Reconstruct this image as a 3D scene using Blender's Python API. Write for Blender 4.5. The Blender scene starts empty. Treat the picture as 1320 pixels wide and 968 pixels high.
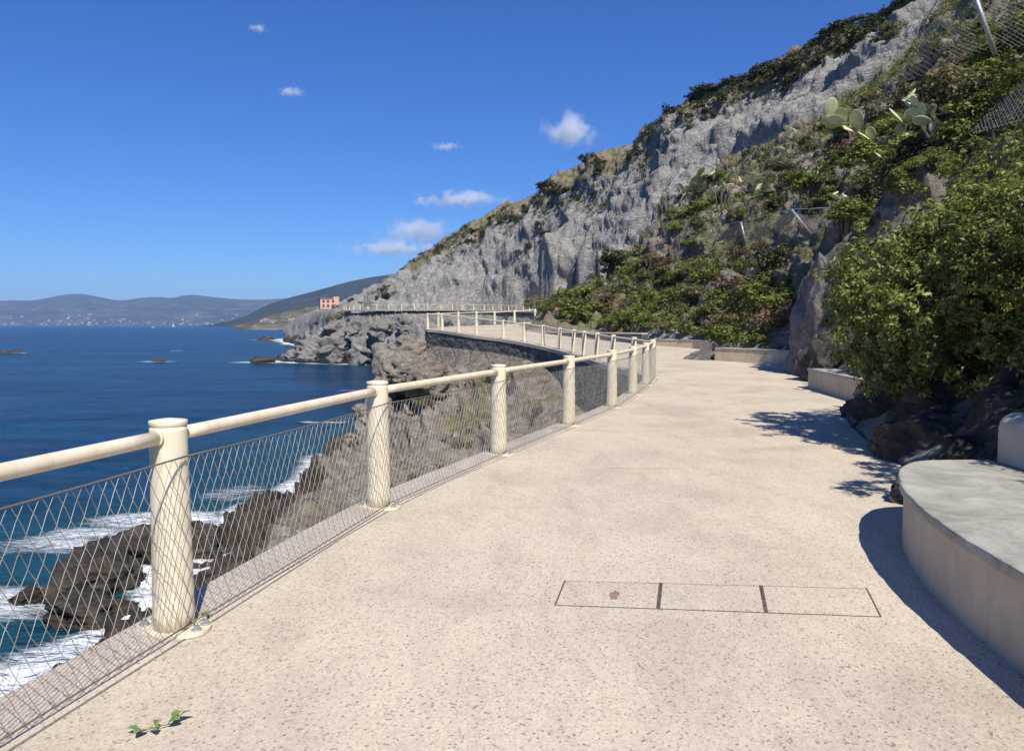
import bpy, bmesh, math, random
import numpy as np
from mathutils import Vector, Matrix
from mathutils.bvhtree import BVHTree

random.seed(7)
RNG = np.random.default_rng(11)
S = bpy.context.scene
COL = S.collection
R = math.radians

# ------------------------------------------------------------------ camera
CAM_H, PITCH, FPX = 1.55, 3.82, 983.0
SEA = -6.45
cd = bpy.data.cameras.new("camera"); cam = bpy.data.objects.new("camera", cd); COL.objects.link(cam)
cam.location = (0, 0, CAM_H); cam.rotation_euler = (R(90 - PITCH), 0, 0)
cd.sensor_width = 36; cd.lens = FPX / 1320 * 36; cd.clip_start = 0.05; cd.clip_end = 40000
S.camera = cam

# ------------------------------------------------------------------ sky, sun, exposure
SUN_EL = 50.0
SUN_DIR = Vector((0.27, -1.0, 0)).normalized() * math.cos(R(SUN_EL)) + Vector((0, 0, math.sin(R(SUN_EL))))
SUN_AZ = math.atan2(SUN_DIR.x, SUN_DIR.y)
w = bpy.data.worlds.new("World"); S.world = w; w.use_nodes = True
wn, wl = w.node_tree.nodes, w.node_tree.links
bg = wn["Background"]
sky = wn.new("ShaderNodeTexSky"); sky.sky_type = 'NISHITA'; sky.sun_disc = False
sky.sun_elevation = R(SUN_EL); sky.sun_rotation = SUN_AZ
sky.altitude = 0; sky.air_density = 1.0; sky.dust_density = 0.25; sky.ozone_density = 3.0
hsv = wn.new("ShaderNodeHueSaturation"); hsv.inputs["Saturation"].default_value = 1.18
hsv.inputs["Hue"].default_value = 0.503
wl.new(sky.outputs[0], hsv.inputs["Color"])
gain = wn.new("ShaderNodeMix"); gain.data_type = 'RGBA'; gain.blend_type = 'MULTIPLY'; gain.inputs[0].default_value = 1; gain.inputs[7].default_value = (0.37, 0.615, 1.0, 1)
wl.new(hsv.outputs[0], gain.inputs[6]); wl.new(gain.outputs[2], bg.inputs["Color"])
bg.inputs["Strength"].default_value = 0.10
sd = bpy.data.lights.new("sun", 'SUN'); sun = bpy.data.objects.new("sun", sd); COL.objects.link(sun)
sd.energy = 5.0; sd.angle = R(0.53); sd.color = (1.0, 0.945, 0.85)
sun.rotation_euler = (-SUN_DIR).to_track_quat('-Z', 'Y').to_euler(); sun.location = (10, -20, 30)
S.view_settings.view_transform = 'Standard'; S.view_settings.look = 'None'
S.view_settings.exposure = 0.31; S.view_settings.gamma = 1.0; S.view_settings.use_curve_mapping = False
S.render.engine = 'CYCLES'
S.cycles.max_bounces = 6; S.cycles.diffuse_bounces = 3; S.cycles.glossy_bounces = 2
S.cycles.transmission_bounces = 3; S.cycles.transparent_max_bounces = 6; S.cycles.volume_bounces = 3
S.cycles.use_denoising = True
S.cycles.caustics_reflective = False; S.cycles.caustics_refractive = False

# ------------------------------------------------------------------ helpers
def tag(o, label=None, cat=None, group=None, kind=None):
    if label: o["label"] = label
    if cat: o["category"] = cat
    if group: o["group"] = group
    if kind: o["kind"] = kind
    return o

def thing(name, loc, label, cat, group=None, rz=0):
    o = bpy.data.objects.new(name, None); COL.objects.link(o)
    o.location = loc; o.rotation_euler = (0, 0, rz); o.empty_display_size = 0.3
    return tag(o, label, cat, group)

def fast_mesh(name, V, F, smooth=False):
    """V (n,3), F (m,3|4) numpy"""
    V = np.ascontiguousarray(V, dtype=np.float32); F = np.ascontiguousarray(F, dtype=np.int32)
    me = bpy.data.meshes.new(name); k = F.shape[1]
    me.vertices.add(len(V)); me.vertices.foreach_set("co", V.ravel())
    me.loops.add(F.size); me.loops.foreach_set("vertex_index", F.ravel())
    me.polygons.add(len(F)); me.polygons.foreach_set("loop_start", np.arange(len(F), dtype=np.int32) * k)
    try: me.polygons.foreach_set("loop_total", np.full(len(F), k, dtype=np.int32))
    except Exception: pass
    me.update(calc_edges=True); me.validate()
    if smooth: me.polygons.foreach_set("use_smooth", np.ones(len(me.polygons), dtype=bool))
    return me

def point_attr(me, name, vals):
    vals = np.asarray(vals, dtype=np.float32)
    if vals.ndim == 1:
        a = me.attributes.new(name, 'FLOAT', 'POINT'); a.data.foreach_set("value", vals)
    else:
        a = me.attributes.new(name, 'FLOAT_COLOR', 'POINT')
        c = np.ones((len(vals), 4), np.float32); c[:, :3] = vals; a.data.foreach_set("color", c.ravel())

def link(name, me, m, parent=None, loc=(0, 0, 0), rot=(0, 0, 0)):
    o = bpy.data.objects.new(name, me); COL.objects.link(o)
    if m is not None and not me.materials: me.materials.append(m)
    o.location = loc; o.rotation_euler = rot
    if parent: o.parent = parent
    return o

class MB:
    """collects simple solids into one mesh"""
    def __init__(s): s.v = []; s.f = []; s.sm = []
    def add(s, vs, fs, smooth=False):
        n = len(s.v); s.v += [tuple(v) for v in vs]; s.f += [tuple(i + n for i in f) for f in fs]; s.sm += [smooth] * len(fs); return s
    def prism(s, poly, z0, z1):
        n = len(poly); z0 = [z0] * n if not hasattr(z0, '__len__') else z0; z1 = [z1] * n if not hasattr(z1, '__len__') else z1
        vs = [(p[0], p[1], z0[i]) for i, p in enumerate(poly)] + [(p[0], p[1], z1[i]) for i, p in enumerate(poly)]
        fs = [tuple(reversed(range(n))), tuple(range(n, 2 * n))] + [(i, (i + 1) % n, n + (i + 1) % n, n + i) for i in range(n)]
        return s.add(vs, fs)
    def box(s, c, h, rz=0):
        ca, sa = math.cos(rz), math.sin(rz)
        poly = [(c[0] + x * h[0] * ca - y * h[1] * sa, c[1] + x * h[0] * sa + y * h[1] * ca) for x, y in ((-1, -1), (1, -1), (1, 1), (-1, 1))]
        return s.prism(poly, c[2] - h[2], c[2] + h[2])
    def tube(s, pts, rad, n=8, cap=True):
        pts = [Vector(p) for p in pts]; rad = rad if hasattr(rad, '__len__') else [rad] * len(pts)
        base = len(s.v); vs = []
        t0 = (pts[1] - pts[0]).normalized(); a = t0.orthogonal().normalized()
        for i, p in enumerate(pts):
            t = (pts[min(i + 1, len(pts) - 1)] - pts[max(i - 1, 0)]).normalized()
            a = (a - t * a.dot(t)).normalized(); b = t.cross(a)
            for k in range(n):
                q = 2 * math.pi * k / n
                vs.append(p + (a * math.cos(q) + b * math.sin(q)) * rad[i])
        fs = []
        for i in range(len(pts) - 1):
            for k in range(n):
                fs.append((i * n + k, i * n + (k + 1) % n, (i + 1) * n + (k + 1) % n, (i + 1) * n + k))
        s.add(vs, fs, True)
        if cap:
            s.f += [tuple(base + k for k in reversed(range(n))), tuple(base + (len(pts) - 1) * n + k for k in range(n))]; s.sm += [False, False]
        return s
    def lathe(s, prof, n=24, c=(0, 0, 0)):
        vs = []; m = len(prof)
        for r_, z in prof:
            for k in range(n):
                q = 2 * math.pi * k / n; vs.append((c[0] + r_ * math.cos(q), c[1] + r_ * math.sin(q), c[2] + z))
        fs = [(i * n + k, i * n + (k + 1) % n, (i + 1) * n + (k + 1) % n, (i + 1) * n + k) for i in range(m - 1) for k in range(n)]
        b = len(s.v); s.add(vs, fs, True)
        s.f += [tuple(b + k for k in reversed(range(n))), tuple(b + (m - 1) * n + k for k in range(n))]; s.sm += [False, False]
        return s
    def build(s, name, m, parent=None, loc=(0, 0, 0), rot=(0, 0, 0), bevel=0, auto=None):
        me = bpy.data.meshes.new(name); me.from_pydata(s.v, [], s.f); me.update()
        if bevel:
            bm = bmesh.new(); bm.from_mesh(me)
            es = [e for e in bm.edges if len(e.link_faces) == 2 and e.calc_face_angle(0) > 0.6]
            bmesh.ops.bevel(bm, geom=es, offset=bevel, segments=2, affect='EDGES', profile=0.6); bm.to_mesh(me); bm.free()
        else:
            me.polygons.foreach_set("use_smooth", s.sm)
        return link(name, me, m, parent, loc, rot)

# ---- numpy noise
def _h(ix, iy, iz, seed):
    h = (ix.astype(np.uint32) * np.uint32(374761393) + iy.astype(np.uint32) * np.uint32(668265263) + iz.astype(np.uint32) * np.uint32(2147483647 & 1274126177) + np.uint32((seed * 974711) & 0xffffffff))
    h = (h ^ (h >> np.uint32(13))) * np.uint32(1274126177)
    h = h ^ (h >> np.uint32(16)); h = h * np.uint32(2246822519); h = h ^ (h >> np.uint32(15)); return h
_G = np.array([(1,1,0),(-1,1,0),(1,-1,0),(-1,-1,0),(1,0,1),(-1,0,1),(1,0,-1),(-1,0,-1),(0,1,1),(0,-1,1),(0,1,-1),(0,-1,-1),(1,1,0),(-1,1,0),(0,-1,1),(0,-1,-1)], np.float32)
def perlin(P, scale=1.0, seed=0):
    P = np.asarray(P, np.float32) / np.float32(scale)
    i = np.floor(P).astype(np.int32); f = P - i; u = f * f * f * (f * (f * 6 - 15) + 10)
    out = np.zeros(len(P), np.float32)
    for dx in (0, 1):
        wx = u[:, 0] if dx else 1 - u[:, 0]
        for dy in (0, 1):
            wy = u[:, 1] if dy else 1 - u[:, 1]
            for dz in (0, 1):
                wz = u[:, 2] if dz else 1 - u[:, 2]
                g = _G[_h(i[:, 0] + dx, i[:, 1] + dy, i[:, 2] + dz, seed) & np.uint32(15)]
                d = g[:, 0] * (f[:, 0] - dx) + g[:, 1] * (f[:, 1] - dy) + g[:, 2] * (f[:, 2] - dz)
                out += wx * wy * wz * d
    return out
def fbm(P, scale, octs=4, seed=0, gain=0.5):
    o = 0; a = 1.0
    for k in range(octs): o = o + a * perlin(P, scale / 2 ** k, seed + k); a *= gain
    return o
def ridged(P, scale, octs=4, seed=0, gain=0.5):
    o = 0; a = 1.0
    for k in range(octs): o = o + a * (1 - 2 * np.abs(perlin(P, scale / 2 ** k, seed + k))); a *= gain
    return o - 0.9
def facets(P, scale, seed=0):
    """blocky cellular noise: height of nearest of jittered cells tilted planes"""
    Q = np.asarray(P, np.float32) / np.float32(scale); i = np.floor(Q).astype(np.int32)
    wsum = np.zeros(len(Q), np.float32); val = np.zeros(len(Q), np.float32)
    for dx in (-1, 0, 1):
        for dy in (-1, 0, 1):
            for dz in (-1, 0, 1):
                c = i + np.array((dx, dy, dz), np.int32)
                h = _h(c[:, 0], c[:, 1], c[:, 2], seed)
                j = np.stack([(h & np.uint32(1023)), (h >> np.uint32(10)) & np.uint32(1023), (h >> np.uint32(20)) & np.uint32(1023)], 1).astype(np.float32) / 1023
                d = Q - (c + j); dd = (d * d).sum(1)
                h2 = _h(c[:, 0], c[:, 1], c[:, 2], seed + 77)
                k = np.stack([(h2 & np.uint32(255)), (h2 >> np.uint32(8)) & np.uint32(255), (h2 >> np.uint32(16)) & np.uint32(255)], 1).astype(np.float32) / 127.5 - 1
                v = (k * d).sum(1) + k[:, 0] * 0.5
                wg = np.exp(-15.0 * np.minimum(dd, 5)); wsum += wg; val += wg * v
    return val / np.maximum(wsum, 1e-20)
def sstep(a, b, x):
    t = np.clip((x - a) / (b - a), 0, 1); return t * t * (3 - 2 * t)

def unproj(px, py, Y):
    a = R(PITCH); u = (px - 660) / FPX; v = (484 - py) / FPX
    dx, dy, dz = u, math.cos(a) + v * math.sin(a), -math.sin(a) + v * math.cos(a)
    t = Y / dy; return (dx * t, Y, CAM_H + dz * t)
def onz(px, py, z=0.0):
    a = R(PITCH); u = (px - 660) / FPX; v = (484 - py) / FPX
    dx, dy, dz = u, math.cos(a) + v * math.sin(a), -math.sin(a) + v * math.cos(a)
    t = (z - CAM_H) / dz; return (dx * t, dy * t, z)
def pix_dir(px, py):
    a = R(PITCH); u = (px - 660) / FPX; v = (484 - py) / FPX
    return Vector((u, math.cos(a) + v * math.sin(a), -math.sin(a) + v * math.cos(a))).normalized()

# ------------------------------------------------------------------ materials
def mat(name):
    m = bpy.data.materials.new(name); m.use_nodes = True
    n = m.node_tree.nodes; return m, n, m.node_tree.links, n["Principled BSDF"]
def node(n, t, **kw):
    x = n.new(t)
    for k, v in kw.items():
        if k in x.inputs: x.inputs[k].default_value = v
        else: setattr(x, k, v)
    return x
def ramp(n, l, src, stops, interp='LINEAR'):
    r_ = n.new("ShaderNodeValToRGB"); r_.color_ramp.interpolation = interp; e = r_.color_ramp.elements
    while len(e) < len(stops): e.new(0.5)
    for i, (p, c) in enumerate(stops): e[i].position = p; e[i].color = (*c, 1) if len(c) == 3 else c
    if src is not None: l.new(src, r_.inputs[0])
    return r_
def g3(v): return (v, v, v)
def mixc(n, l, fac, a, b, blend='MIX'):
    x = n.new("ShaderNodeMix"); x.data_type = 'RGBA'; x.blend_type = blend
    for s_, val in ((0, fac), (6, a), (7, b)):
        if hasattr(val, "links") or hasattr(val, "is_linked"): l.new(val, x.inputs[s_])
        elif isinstance(val, (int, float)): x.inputs[s_].default_value = val
        else: x.inputs[s_].default_value = (*val, 1)
    return x.outputs[2]
def math_(n, l, op, a, b=None, clamp=False):
    x = n.new("ShaderNodeMath"); x.operation = op; x.use_clamp = clamp
    for i, v in enumerate((a, b)):
        if v is None: continue
        if hasattr(v, "is_linked"): l.new(v, x.inputs[i])
        else: x.inputs[i].default_value = v
    return x.outputs[0]
def noise_(n, l, vec, scale, detail=6, rough=0.6, dist=0.0):
    x = node(n, "ShaderNodeTexNoise", Scale=scale, Detail=detail, Roughness=rough, Distortion=dist)
    if vec is not None: l.new(vec, x.inputs["Vector"])
    return x.outputs[0]
def coords(n, l, scale=None, rot=None, kind="Object"):
    tc = n.new("ShaderNodeTexCoord")
    if scale is None and rot is None: return tc.outputs[kind]
    mp = n.new("ShaderNodeMapping")
    if scale: mp.inputs["Scale"].default_value = scale
    if rot: mp.inputs["Rotation"].default_value = rot
    l.new(tc.outputs[kind], mp.inputs[0]); return mp.outputs[0]
def bump(n, l, h, bs, strength=0.5, dist=0.02, prev=None):
    b = node(n, "ShaderNodeBump", Strength=strength, Distance=dist); l.new(h, b.inputs["Height"])
    if prev is not None: l.new(prev, b.inputs["Normal"])
    if bs is not None: l.new(b.outputs[0], bs.inputs["Normal"])
    return b.outputs[0]

def rock_colour(n, l, co, tones, warm):
    """grey fractured rock: returns colour, height"""
    big = noise_(n, l, co, 0.22, 5, 0.6, 0.6)
    st = node(n, "ShaderNodeMapping"); st.inputs["Rotation"].default_value = (0.55, 1.0, 0.5); st.inputs["Scale"].default_value = (0.62, 0.62, 2.0); l.new(co, st.inputs[0])
    strat = noise_(n, l, st.outputs[0], 0.9, 9, 0.74, 1.5)
    fine = noise_(n, l, co, 3.2, 8, 0.75, 0.3)
    c = ramp(n, l, strat, [(0.30, tones[0]), (0.46, tones[1]), (0.60, tones[2]), (0.76, tones[3])]).outputs[0]
    c = mixc(n, l, ramp(n, l, big, [(0.50, g3(0)), (0.68, g3(0.75))]).outputs[0], c, warm)
    c = mixc(n, l, 0.55, c, ramp(n, l, fine, [(0.33, g3(0.35)), (0.7, g3(1.25))]).outputs[0], 'MULTIPLY')
    vo = node(n, "ShaderNodeTexVoronoi", Scale=0.75); vo.feature = 'DISTANCE_TO_EDGE'
    dm = n.new("ShaderNodeVectorMath"); dm.operation = 'ADD'
    ns = node(n, "ShaderNodeTexNoise", Scale=1.5, Detail=4); l.new(co, ns.inputs["Vector"])
    l.new(co, dm.inputs[0]); l.new(ns.outputs[1], dm.inputs[1]); l.new(dm.outputs[0], vo.inputs["Vector"])
    crack = ramp(n, l, vo.outputs[0], [(0.0, g3(0)), (0.09, g3(1))]).outputs[0]
    h = math_(n, l, 'ADD', math_(n, l, 'MULTIPLY', strat, 1.2), math_(n, l, 'MULTIPLY', fine, 0.5))
    h = math_(n, l, 'ADD', h, math_(n, l, 'MULTIPLY', crack, 0.40))
    return c, h

M = {}
def build_materials():
    # --- terrain
    m, n, l, b = mat("terrain_rock"); co = coords(n, l)
    grey, h = rock_colour(n, l, co, [(0.135, 0.129, 0.118), (0.30, 0.288, 0.264), (0.43, 0.412, 0.378), (0.575, 0.552, 0.508)], (0.42, 0.375, 0.335))
    brown, h2 = rock_colour(n, l, co, [(0.125, 0.11, 0.09), (0.29, 0.25, 0.205), (0.42, 0.375, 0.31), (0.56, 0.51, 0.44)], (0.22, 0.17, 0.115))
    pn = noise_(n, l, co, 0.8, 6, 0.7)
    soil = ramp(n, l, pn, [(0.32, (0.16, 0.125, 0.09)), (0.45, (0.27, 0.215, 0.155)), (0.54, (0.19, 0.18, 0.09)), (0.64, (0.12, 0.14, 0.055)), (0.78, (0.34, 0.29, 0.22))]).outputs[0]
    at = node(n, "ShaderNodeVertexColor", layer_name="zone"); sep = n.new("ShaderNodeSeparateColor"); l.new(at.outputs[0], sep.inputs[0])
    edge = math_(n, l, 'SUBTRACT', noise_(n, l, co, 0.55, 6, 0.7), 0.5)
    def soft(ch, k=1.6): return ramp(n, l, math_(n, l, 'ADD', sep.outputs[ch], math_(n, l, 'MULTIPLY', edge, k)), [(0.35, g3(0)), (0.62, g3(1))]).outputs[0]
    c = mixc(n, l, soft(0), brown, grey)
    c = mixc(n, l, soft(1), c, soil)
    c = mixc(n, l, soft(2, 0.7), c, ramp(n, l, noise_(n, l, co, 1.5, 6), [(0.35, (0.035, 0.028, 0.022)), (0.7, (0.13, 0.104, 0.078))]).outputs[0])
    l.new(c, b.inputs["Base Color"]); b.inputs["Roughness"].default_value = 0.95; b.inputs["Specular IOR Level"].default_value = 0.2
    bump(n, l, h, b, 0.9, 0.35); M['terrain'] = m
    # --- loose rock
    for key, tones, warm in (('crag', [(0.08, 0.076, 0.07), (0.19, 0.182, 0.17), (0.30, 0.288, 0.268), (0.44, 0.425, 0.395)], (0.26, 0.215, 0.165)), ('tan_rock', [(0.11, 0.097, 0.08), (0.25, 0.22, 0.18), (0.37, 0.33, 0.275), (0.50, 0.455, 0.39)], (0.30, 0.235, 0.165)),
                             ('rock_shaded', [(0.03, 0.027, 0.024), (0.075, 0.068, 0.06), (0.13, 0.118, 0.102), (0.21, 0.19, 0.165)], (0.10, 0.08, 0.06)),  # darker copy of rock: shade under the shrub put into its colour
                             ('rock', [(0.075, 0.07, 0.066), (0.17, 0.16, 0.15), (0.27, 0.255, 0.235), (0.40, 0.38, 0.35)], (0.25, 0.20, 0.15)),
                             ('rock_wet', [(0.02, 0.016, 0.013), (0.052, 0.041, 0.031), (0.10, 0.08, 0.06), (0.17, 0.14, 0.11)], (0.07, 0.05, 0.03))):
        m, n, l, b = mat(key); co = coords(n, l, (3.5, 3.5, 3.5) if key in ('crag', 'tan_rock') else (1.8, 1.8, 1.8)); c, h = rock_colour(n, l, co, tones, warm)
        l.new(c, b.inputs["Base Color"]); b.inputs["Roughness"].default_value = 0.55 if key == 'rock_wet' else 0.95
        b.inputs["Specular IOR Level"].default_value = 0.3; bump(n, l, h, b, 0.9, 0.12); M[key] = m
    # --- path, exposed aggregate
    def aggregate(key, base, dark, fac):
        m, n, l, b = mat(key); co = coords(n, l)
        v1 = node(n, "ShaderNodeTexVoronoi", Scale=95.0); l.new(co, v1.inputs["Vector"])
        bw = n.new("ShaderNodeRGBToBW"); l.new(v1.outputs["Color"], bw.inputs[0])
        sp = ramp(n, l, bw.outputs[0], [(0.10, dark), (0.20, tuple(x * 0.84 for x in base)), (0.5, base), (0.85, tuple(min(1, x * 1.12) for x in base))]).outputs[0]
        v2 = node(n, "ShaderNodeTexVoronoi", Scale=66.0); l.new(co, v2.inputs["Vector"])
        hole = ramp(n, l, math_(n, l, 'ADD', v2.outputs["Distance"], math_(n, l, 'MULTIPLY', noise_(n, l, co, 9, 2), 0.55)), [(0.25, g3(0.60)), (0.37, g3(1))]).outputs[0]
        wv = ramp(n, l, noise_(n, l, co, 1.7, 5, 0.6), [(0.36, g3(0.3)), (0.62, g3(1))]).outputs[0]
        c = mixc(n, l, wv, sp, hole, 'MULTIPLY')
        big = noise_(n, l, co, 0.55, 7, 0.62, 0.4)
        c = mixc(n, l, 1.0, c, ramp(n, l, big, [(0.28, (0.76, 0.75, 0.75)), (0.5, (0.97, 0.96, 0.95)), (0.72, (1.06, 1.06, 1.05))]).outputs[0], 'MULTIPLY')
        mid = noise_(n, l, coords(n, l, (1.0, 0.35, 1)), 3.2, 8, 0.72, 0.6)
        c = mixc(n, l, 1.0, c, ramp(n, l, mid, [(0.32, (0.88, 0.87, 0.86)), (0.5, g3(1)), (0.7, (1.04, 1.03, 1.02))]).outputs[0], 'MULTIPLY')
        stm = noise_(n, l, coords(n, l, (0.25, 0.95, 1), (0, 0, 0.25)), 1.1, 6, 0.62, 0.5)
        c = mixc(n, l, 1.0, c, ramp(n, l, stm, [(0.60, g3(1)), (0.72, (0.78, 0.765, 0.75))]).outputs[0], 'MULTIPLY')
        dmv = n.new("ShaderNodeVectorMath"); dmv.operation = 'ADD'; nsv = node(n, "ShaderNodeTexNoise", Scale=2.2, Detail=6, Roughness=0.7); l.new(co, nsv.inputs["Vector"])
        l.new(co, dmv.inputs[0]); l.new(nsv.outputs[1], dmv.inputs[1]); vc = node(n, "ShaderNodeTexVoronoi", Scale=0.33); vc.feature = 'DISTANCE_TO_EDGE'; l.new(dmv.outputs[0], vc.inputs["Vector"])
        ck = ramp(n, l, vc.outputs[0], [(0.0, g3(1)), (0.0035, g3(0))]).outputs[0]
        ckm = math_(n, l, 'MULTIPLY', ck, ramp(n, l, noise_(n, l, co, 0.8, 3), [(0.50, g3(0)), (0.60, g3(0.45))]).outputs[0])
        c = mixc(n, l, ckm, c, (0.20, 0.165, 0.135))
        l.new(c, b.inputs["Base Color"]); b.inputs["Roughness"].default_value = 0.93; b.inputs["Specular IOR Level"].default_value = 0.2
        hh = math_(n, l, 'ADD', math_(n, l, 'MULTIPLY', v1.outputs["Distance"], 0.6), hole)
        bump(n, l, hh, b, 0.35, 0.006); M[key] = m
    aggregate('path', (0.56, 0.482, 0.378), (0.27, 0.22, 0.175), 1)
    aggregate('slab', (0.575, 0.497, 0.39), (0.30, 0.245, 0.195), 1)
    aggregate('kerb', (0.53, 0.46, 0.375), (0.26, 0.21, 0.17), 1)
    # --- cream paint
    m, n, l, b = mat("cream_paint"); co = coords(n, l)
    c = ramp(n, l, noise_(n, l, co, 5, 7, 0.65), [(0.3, (0.66, 0.58, 0.42)), (0.6, (0.76, 0.68, 0.51))]).outputs[0]
    c = mixc(n, l, ramp(n, l, noise_(n, l, coords(n, l, (9, 9, 2.5)), 2.0, 8, 0.7), [(0.62, g3(0)), (0.76, g3(0.65))]).outputs[0], c, (0.42, 0.27, 0.14))
    c = mixc(n, l, ramp(n, l, noise_(n, l, coords(n, l, (14, 14, 0.9)), 1.0, 7, 0.7), [(0.50, g3(0)), (0.72, g3(0.5))]).outputs[0], c, (0.47, 0.38, 0.25))
    c = mixc(n, l, ramp(n, l, noise_(n, l, co, 34, 4, 0.6), [(0.70, g3(0)), (0.74, g3(0.75))]).outputs[0], c, (0.25, 0.16, 0.09))
    l.new(c, b.inputs["Base Color"]); b.inputs["Roughness"].default_value = 0.55
    bump(n, l, noise_(n, l, co, 60, 3), b, 0.12, 0.003); M['cream'] = m
    # --- steel wire, metal
    m, n, l, b = mat("wire"); c = ramp(n, l, noise_(n, l, coords(n, l), 7, 4), [(0.35, (0.24, 0.215, 0.18)), (0.65, (0.45, 0.435, 0.40))]).outputs[0]
    l.new(c, b.inputs["Base Color"]); b.inputs["Metallic"].default_value = 0.35; b.inputs["Roughness"].default_value = 0.5; M['wire'] = m
    m, n, l, b = mat("cable"); b.inputs["Base Color"].default_value = (0.16, 0.125, 0.10, 1); b.inputs["Roughness"].default_value = 0.6; M['cable'] = m
    m, n, l, b = mat("galvanised"); c = ramp(n, l, noise_(n, l, coords(n, l), 20, 4), [(0.3, g3(0.34)), (0.7, g3(0.52))]).outputs[0]
    l.new(c, b.inputs["Base Color"]); b.inputs["Metallic"].default_value = 0.5; b.inputs["Roughness"].default_value = 0.5; M['galv'] = m
    m, n, l, b = mat("net_grey"); b.inputs["Base Color"].default_value = (0.20, 0.20, 0.205, 1); b.inputs["Roughness"].default_value = 0.6; M['net'] = m
    m, n, l, b = mat("dark_strip"); c = ramp(n, l, noise_(n, l, coords(n, l), 25, 5), [(0.35, (0.055, 0.045, 0.04)), (0.7, (0.16, 0.125, 0.10))]).outputs[0]
    l.new(c, b.inputs["Base Color"]); b.inputs["Roughness"].default_value = 0.7; M['strip'] = m
    # --- benches
    m, n, l, b = mat("render_plaster"); co = coords(n, l)
    c = ramp(n, l, noise_(n, l, co, 1.6, 8, 0.65, 0.5), [(0.3, (0.40, 0.325, 0.235)), (0.5, (0.50, 0.415, 0.305)), (0.7, (0.56, 0.475, 0.36))]).outputs[0]
    c = mixc(n, l, 1.0, c, ramp(n, l, noise_(n, l, coords(n, l, (3, 3, 0.5)), 1.5, 6, 0.7), [(0.3, g3(0.82)), (0.6, g3(1.03))]).outputs[0], 'MULTIPLY')
    l.new(c, b.inputs["Base Color"]); b.inputs["Roughness"].default_value = 0.92; bump(n, l, noise_(n, l, co, 26, 6, 0.7), b, 0.35, 0.008); M['plaster'] = m
    m, n, l, b = mat("slate_slab"); co = coords(n, l)
    c = ramp(n, l, noise_(n, l, co, 2.4, 9, 0.7, 0.7), [(0.28, (0.20, 0.19, 0.158)), (0.45, (0.325, 0.31, 0.262)), (0.58, (0.42, 0.40, 0.342)), (0.75, (0.53, 0.505, 0.435))]).outputs[0]
    c = mixc(n, l, ramp(n, l, noise_(n, l, co, 1.1, 5, 0.6, 0.9), [(0.52, g3(0)), (0.70, g3(0.55))]).outputs[0], c, (0.50, 0.44, 0.36))
    c = mixc(n, l, ramp(n, l, noise_(n, l, co, 14, 6, 0.7), [(0.60, g3(0)), (0.72, g3(0.5))]).outputs[0], c, (0.24, 0.235, 0.22))
    l.new(c, b.inputs["Base Color"]); b.inputs["Roughness"].default_value = 0.9; b.inputs["Specular IOR Level"].default_value = 0.15; bump(n, l, noise_(n, l, co, 7, 10, 0.75), b, 0.8, 0.02); M['slate'] = m
    m, n, l, b = mat("whitewash"); co = coords(n, l)
    c = ramp(n, l, noise_(n, l, co, 1.6, 7, 0.65), [(0.3, (0.30, 0.26, 0.205)), (0.5, (0.41, 0.36, 0.29)), (0.7, (0.49, 0.44, 0.36))]).outputs[0]
    l.new(c, b.inputs["Base Color"]); b.inputs["Roughness"].default_value = 0.9; bump(n, l, noise_(n, l, co, 20, 6), b, 0.3, 0.01); M['whitewash'] = m
    m, n, l, b = mat("stone_wall"); co = coords(n, l)
    vo = node(n, "ShaderNodeTexVoronoi", Scale=2.4); l.new(coords(n, l, (1, 1, 1.7)), vo.inputs["Vector"])
    bw = n.new("ShaderNodeRGBToBW"); l.new(vo.outputs["Color"], bw.inputs[0])
    c = ramp(n, l, bw.outputs[0], [(0.2, (0.06, 0.058, 0.056)), (0.5, (0.10, 0.097, 0.092)), (0.8, (0.16, 0.153, 0.143))]).outputs[0]
    c = mixc(n, l, 0.8, c, ramp(n, l, noise_(n, l, co, 6, 7, 0.7), [(0.3, g3(0.5)), (0.7, g3(1.2))]).outputs[0], 'MULTIPLY')
    l.new(c, b.inputs["Base Color"]); b.inputs["Roughness"].default_value = 0.95; bump(n, l, math_(n, l, 'SUBTRACT', 1.0, vo.outputs["Distance"]), b, 0.8, 0.08); M['stone'] = m
    # --- leaves
    def leaf(key, dark, light, dry=None, trans=0.3):
        m, n, l, b = mat(key); at = node(n, "ShaderNodeAttribute", attribute_name="tint")
        c = ramp(n, l, at.outputs["Fac"], [(0.0, dark), (0.55, tuple(0.55 * a + 0.45 * bb for a, bb in zip(dark, light))), (1.0, light)]).outputs[0]
        if dry:
            oi = n.new("ShaderNodeObjectInfo")
            c = mixc(n, l, ramp(n, l, oi.outputs["Random"], [(0.66, g3(0)), (0.95, g3(0.75))]).outputs[0], c, dry)
        l.new(c, b.inputs["Base Color"]); b.inputs["Roughness"].default_value = 0.5; b.inputs["Specular IOR Level"].default_value = 0.35
        tr = n.new("ShaderNodeBsdfTranslucent"); mx = n.new("ShaderNodeMixShader"); mx.inputs[0].default_value = trans
        l.new(c, tr.inputs[0]); l.new(b.outputs[0], mx.inputs[1]); l.new(tr.outputs[0], mx.inputs[2])
        l.new(mx.outputs[0], n["Material Output"].inputs[0]); M[key] = m
    leaf('leaf_lentisk', (0.042, 0.064, 0.014), (0.42, 0.445, 0.11))
    leaf('leaf_green', (0.08, 0.105, 0.022), (0.31, 0.335, 0.07), (0.17, 0.135, 0.06))
    leaf('leaf_dark', (0.03, 0.04, 0.014), (0.13, 0.145, 0.05), (0.085, 0.075, 0.035), 0.15)
    leaf('leaf_olive', (0.09, 0.095, 0.035), (0.28, 0.27, 0.11), (0.17, 0.13, 0.07))
    leaf('leaf_russet', (0.075, 0.045, 0.028), (0.22, 0.135, 0.085), None, 0.2)
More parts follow.
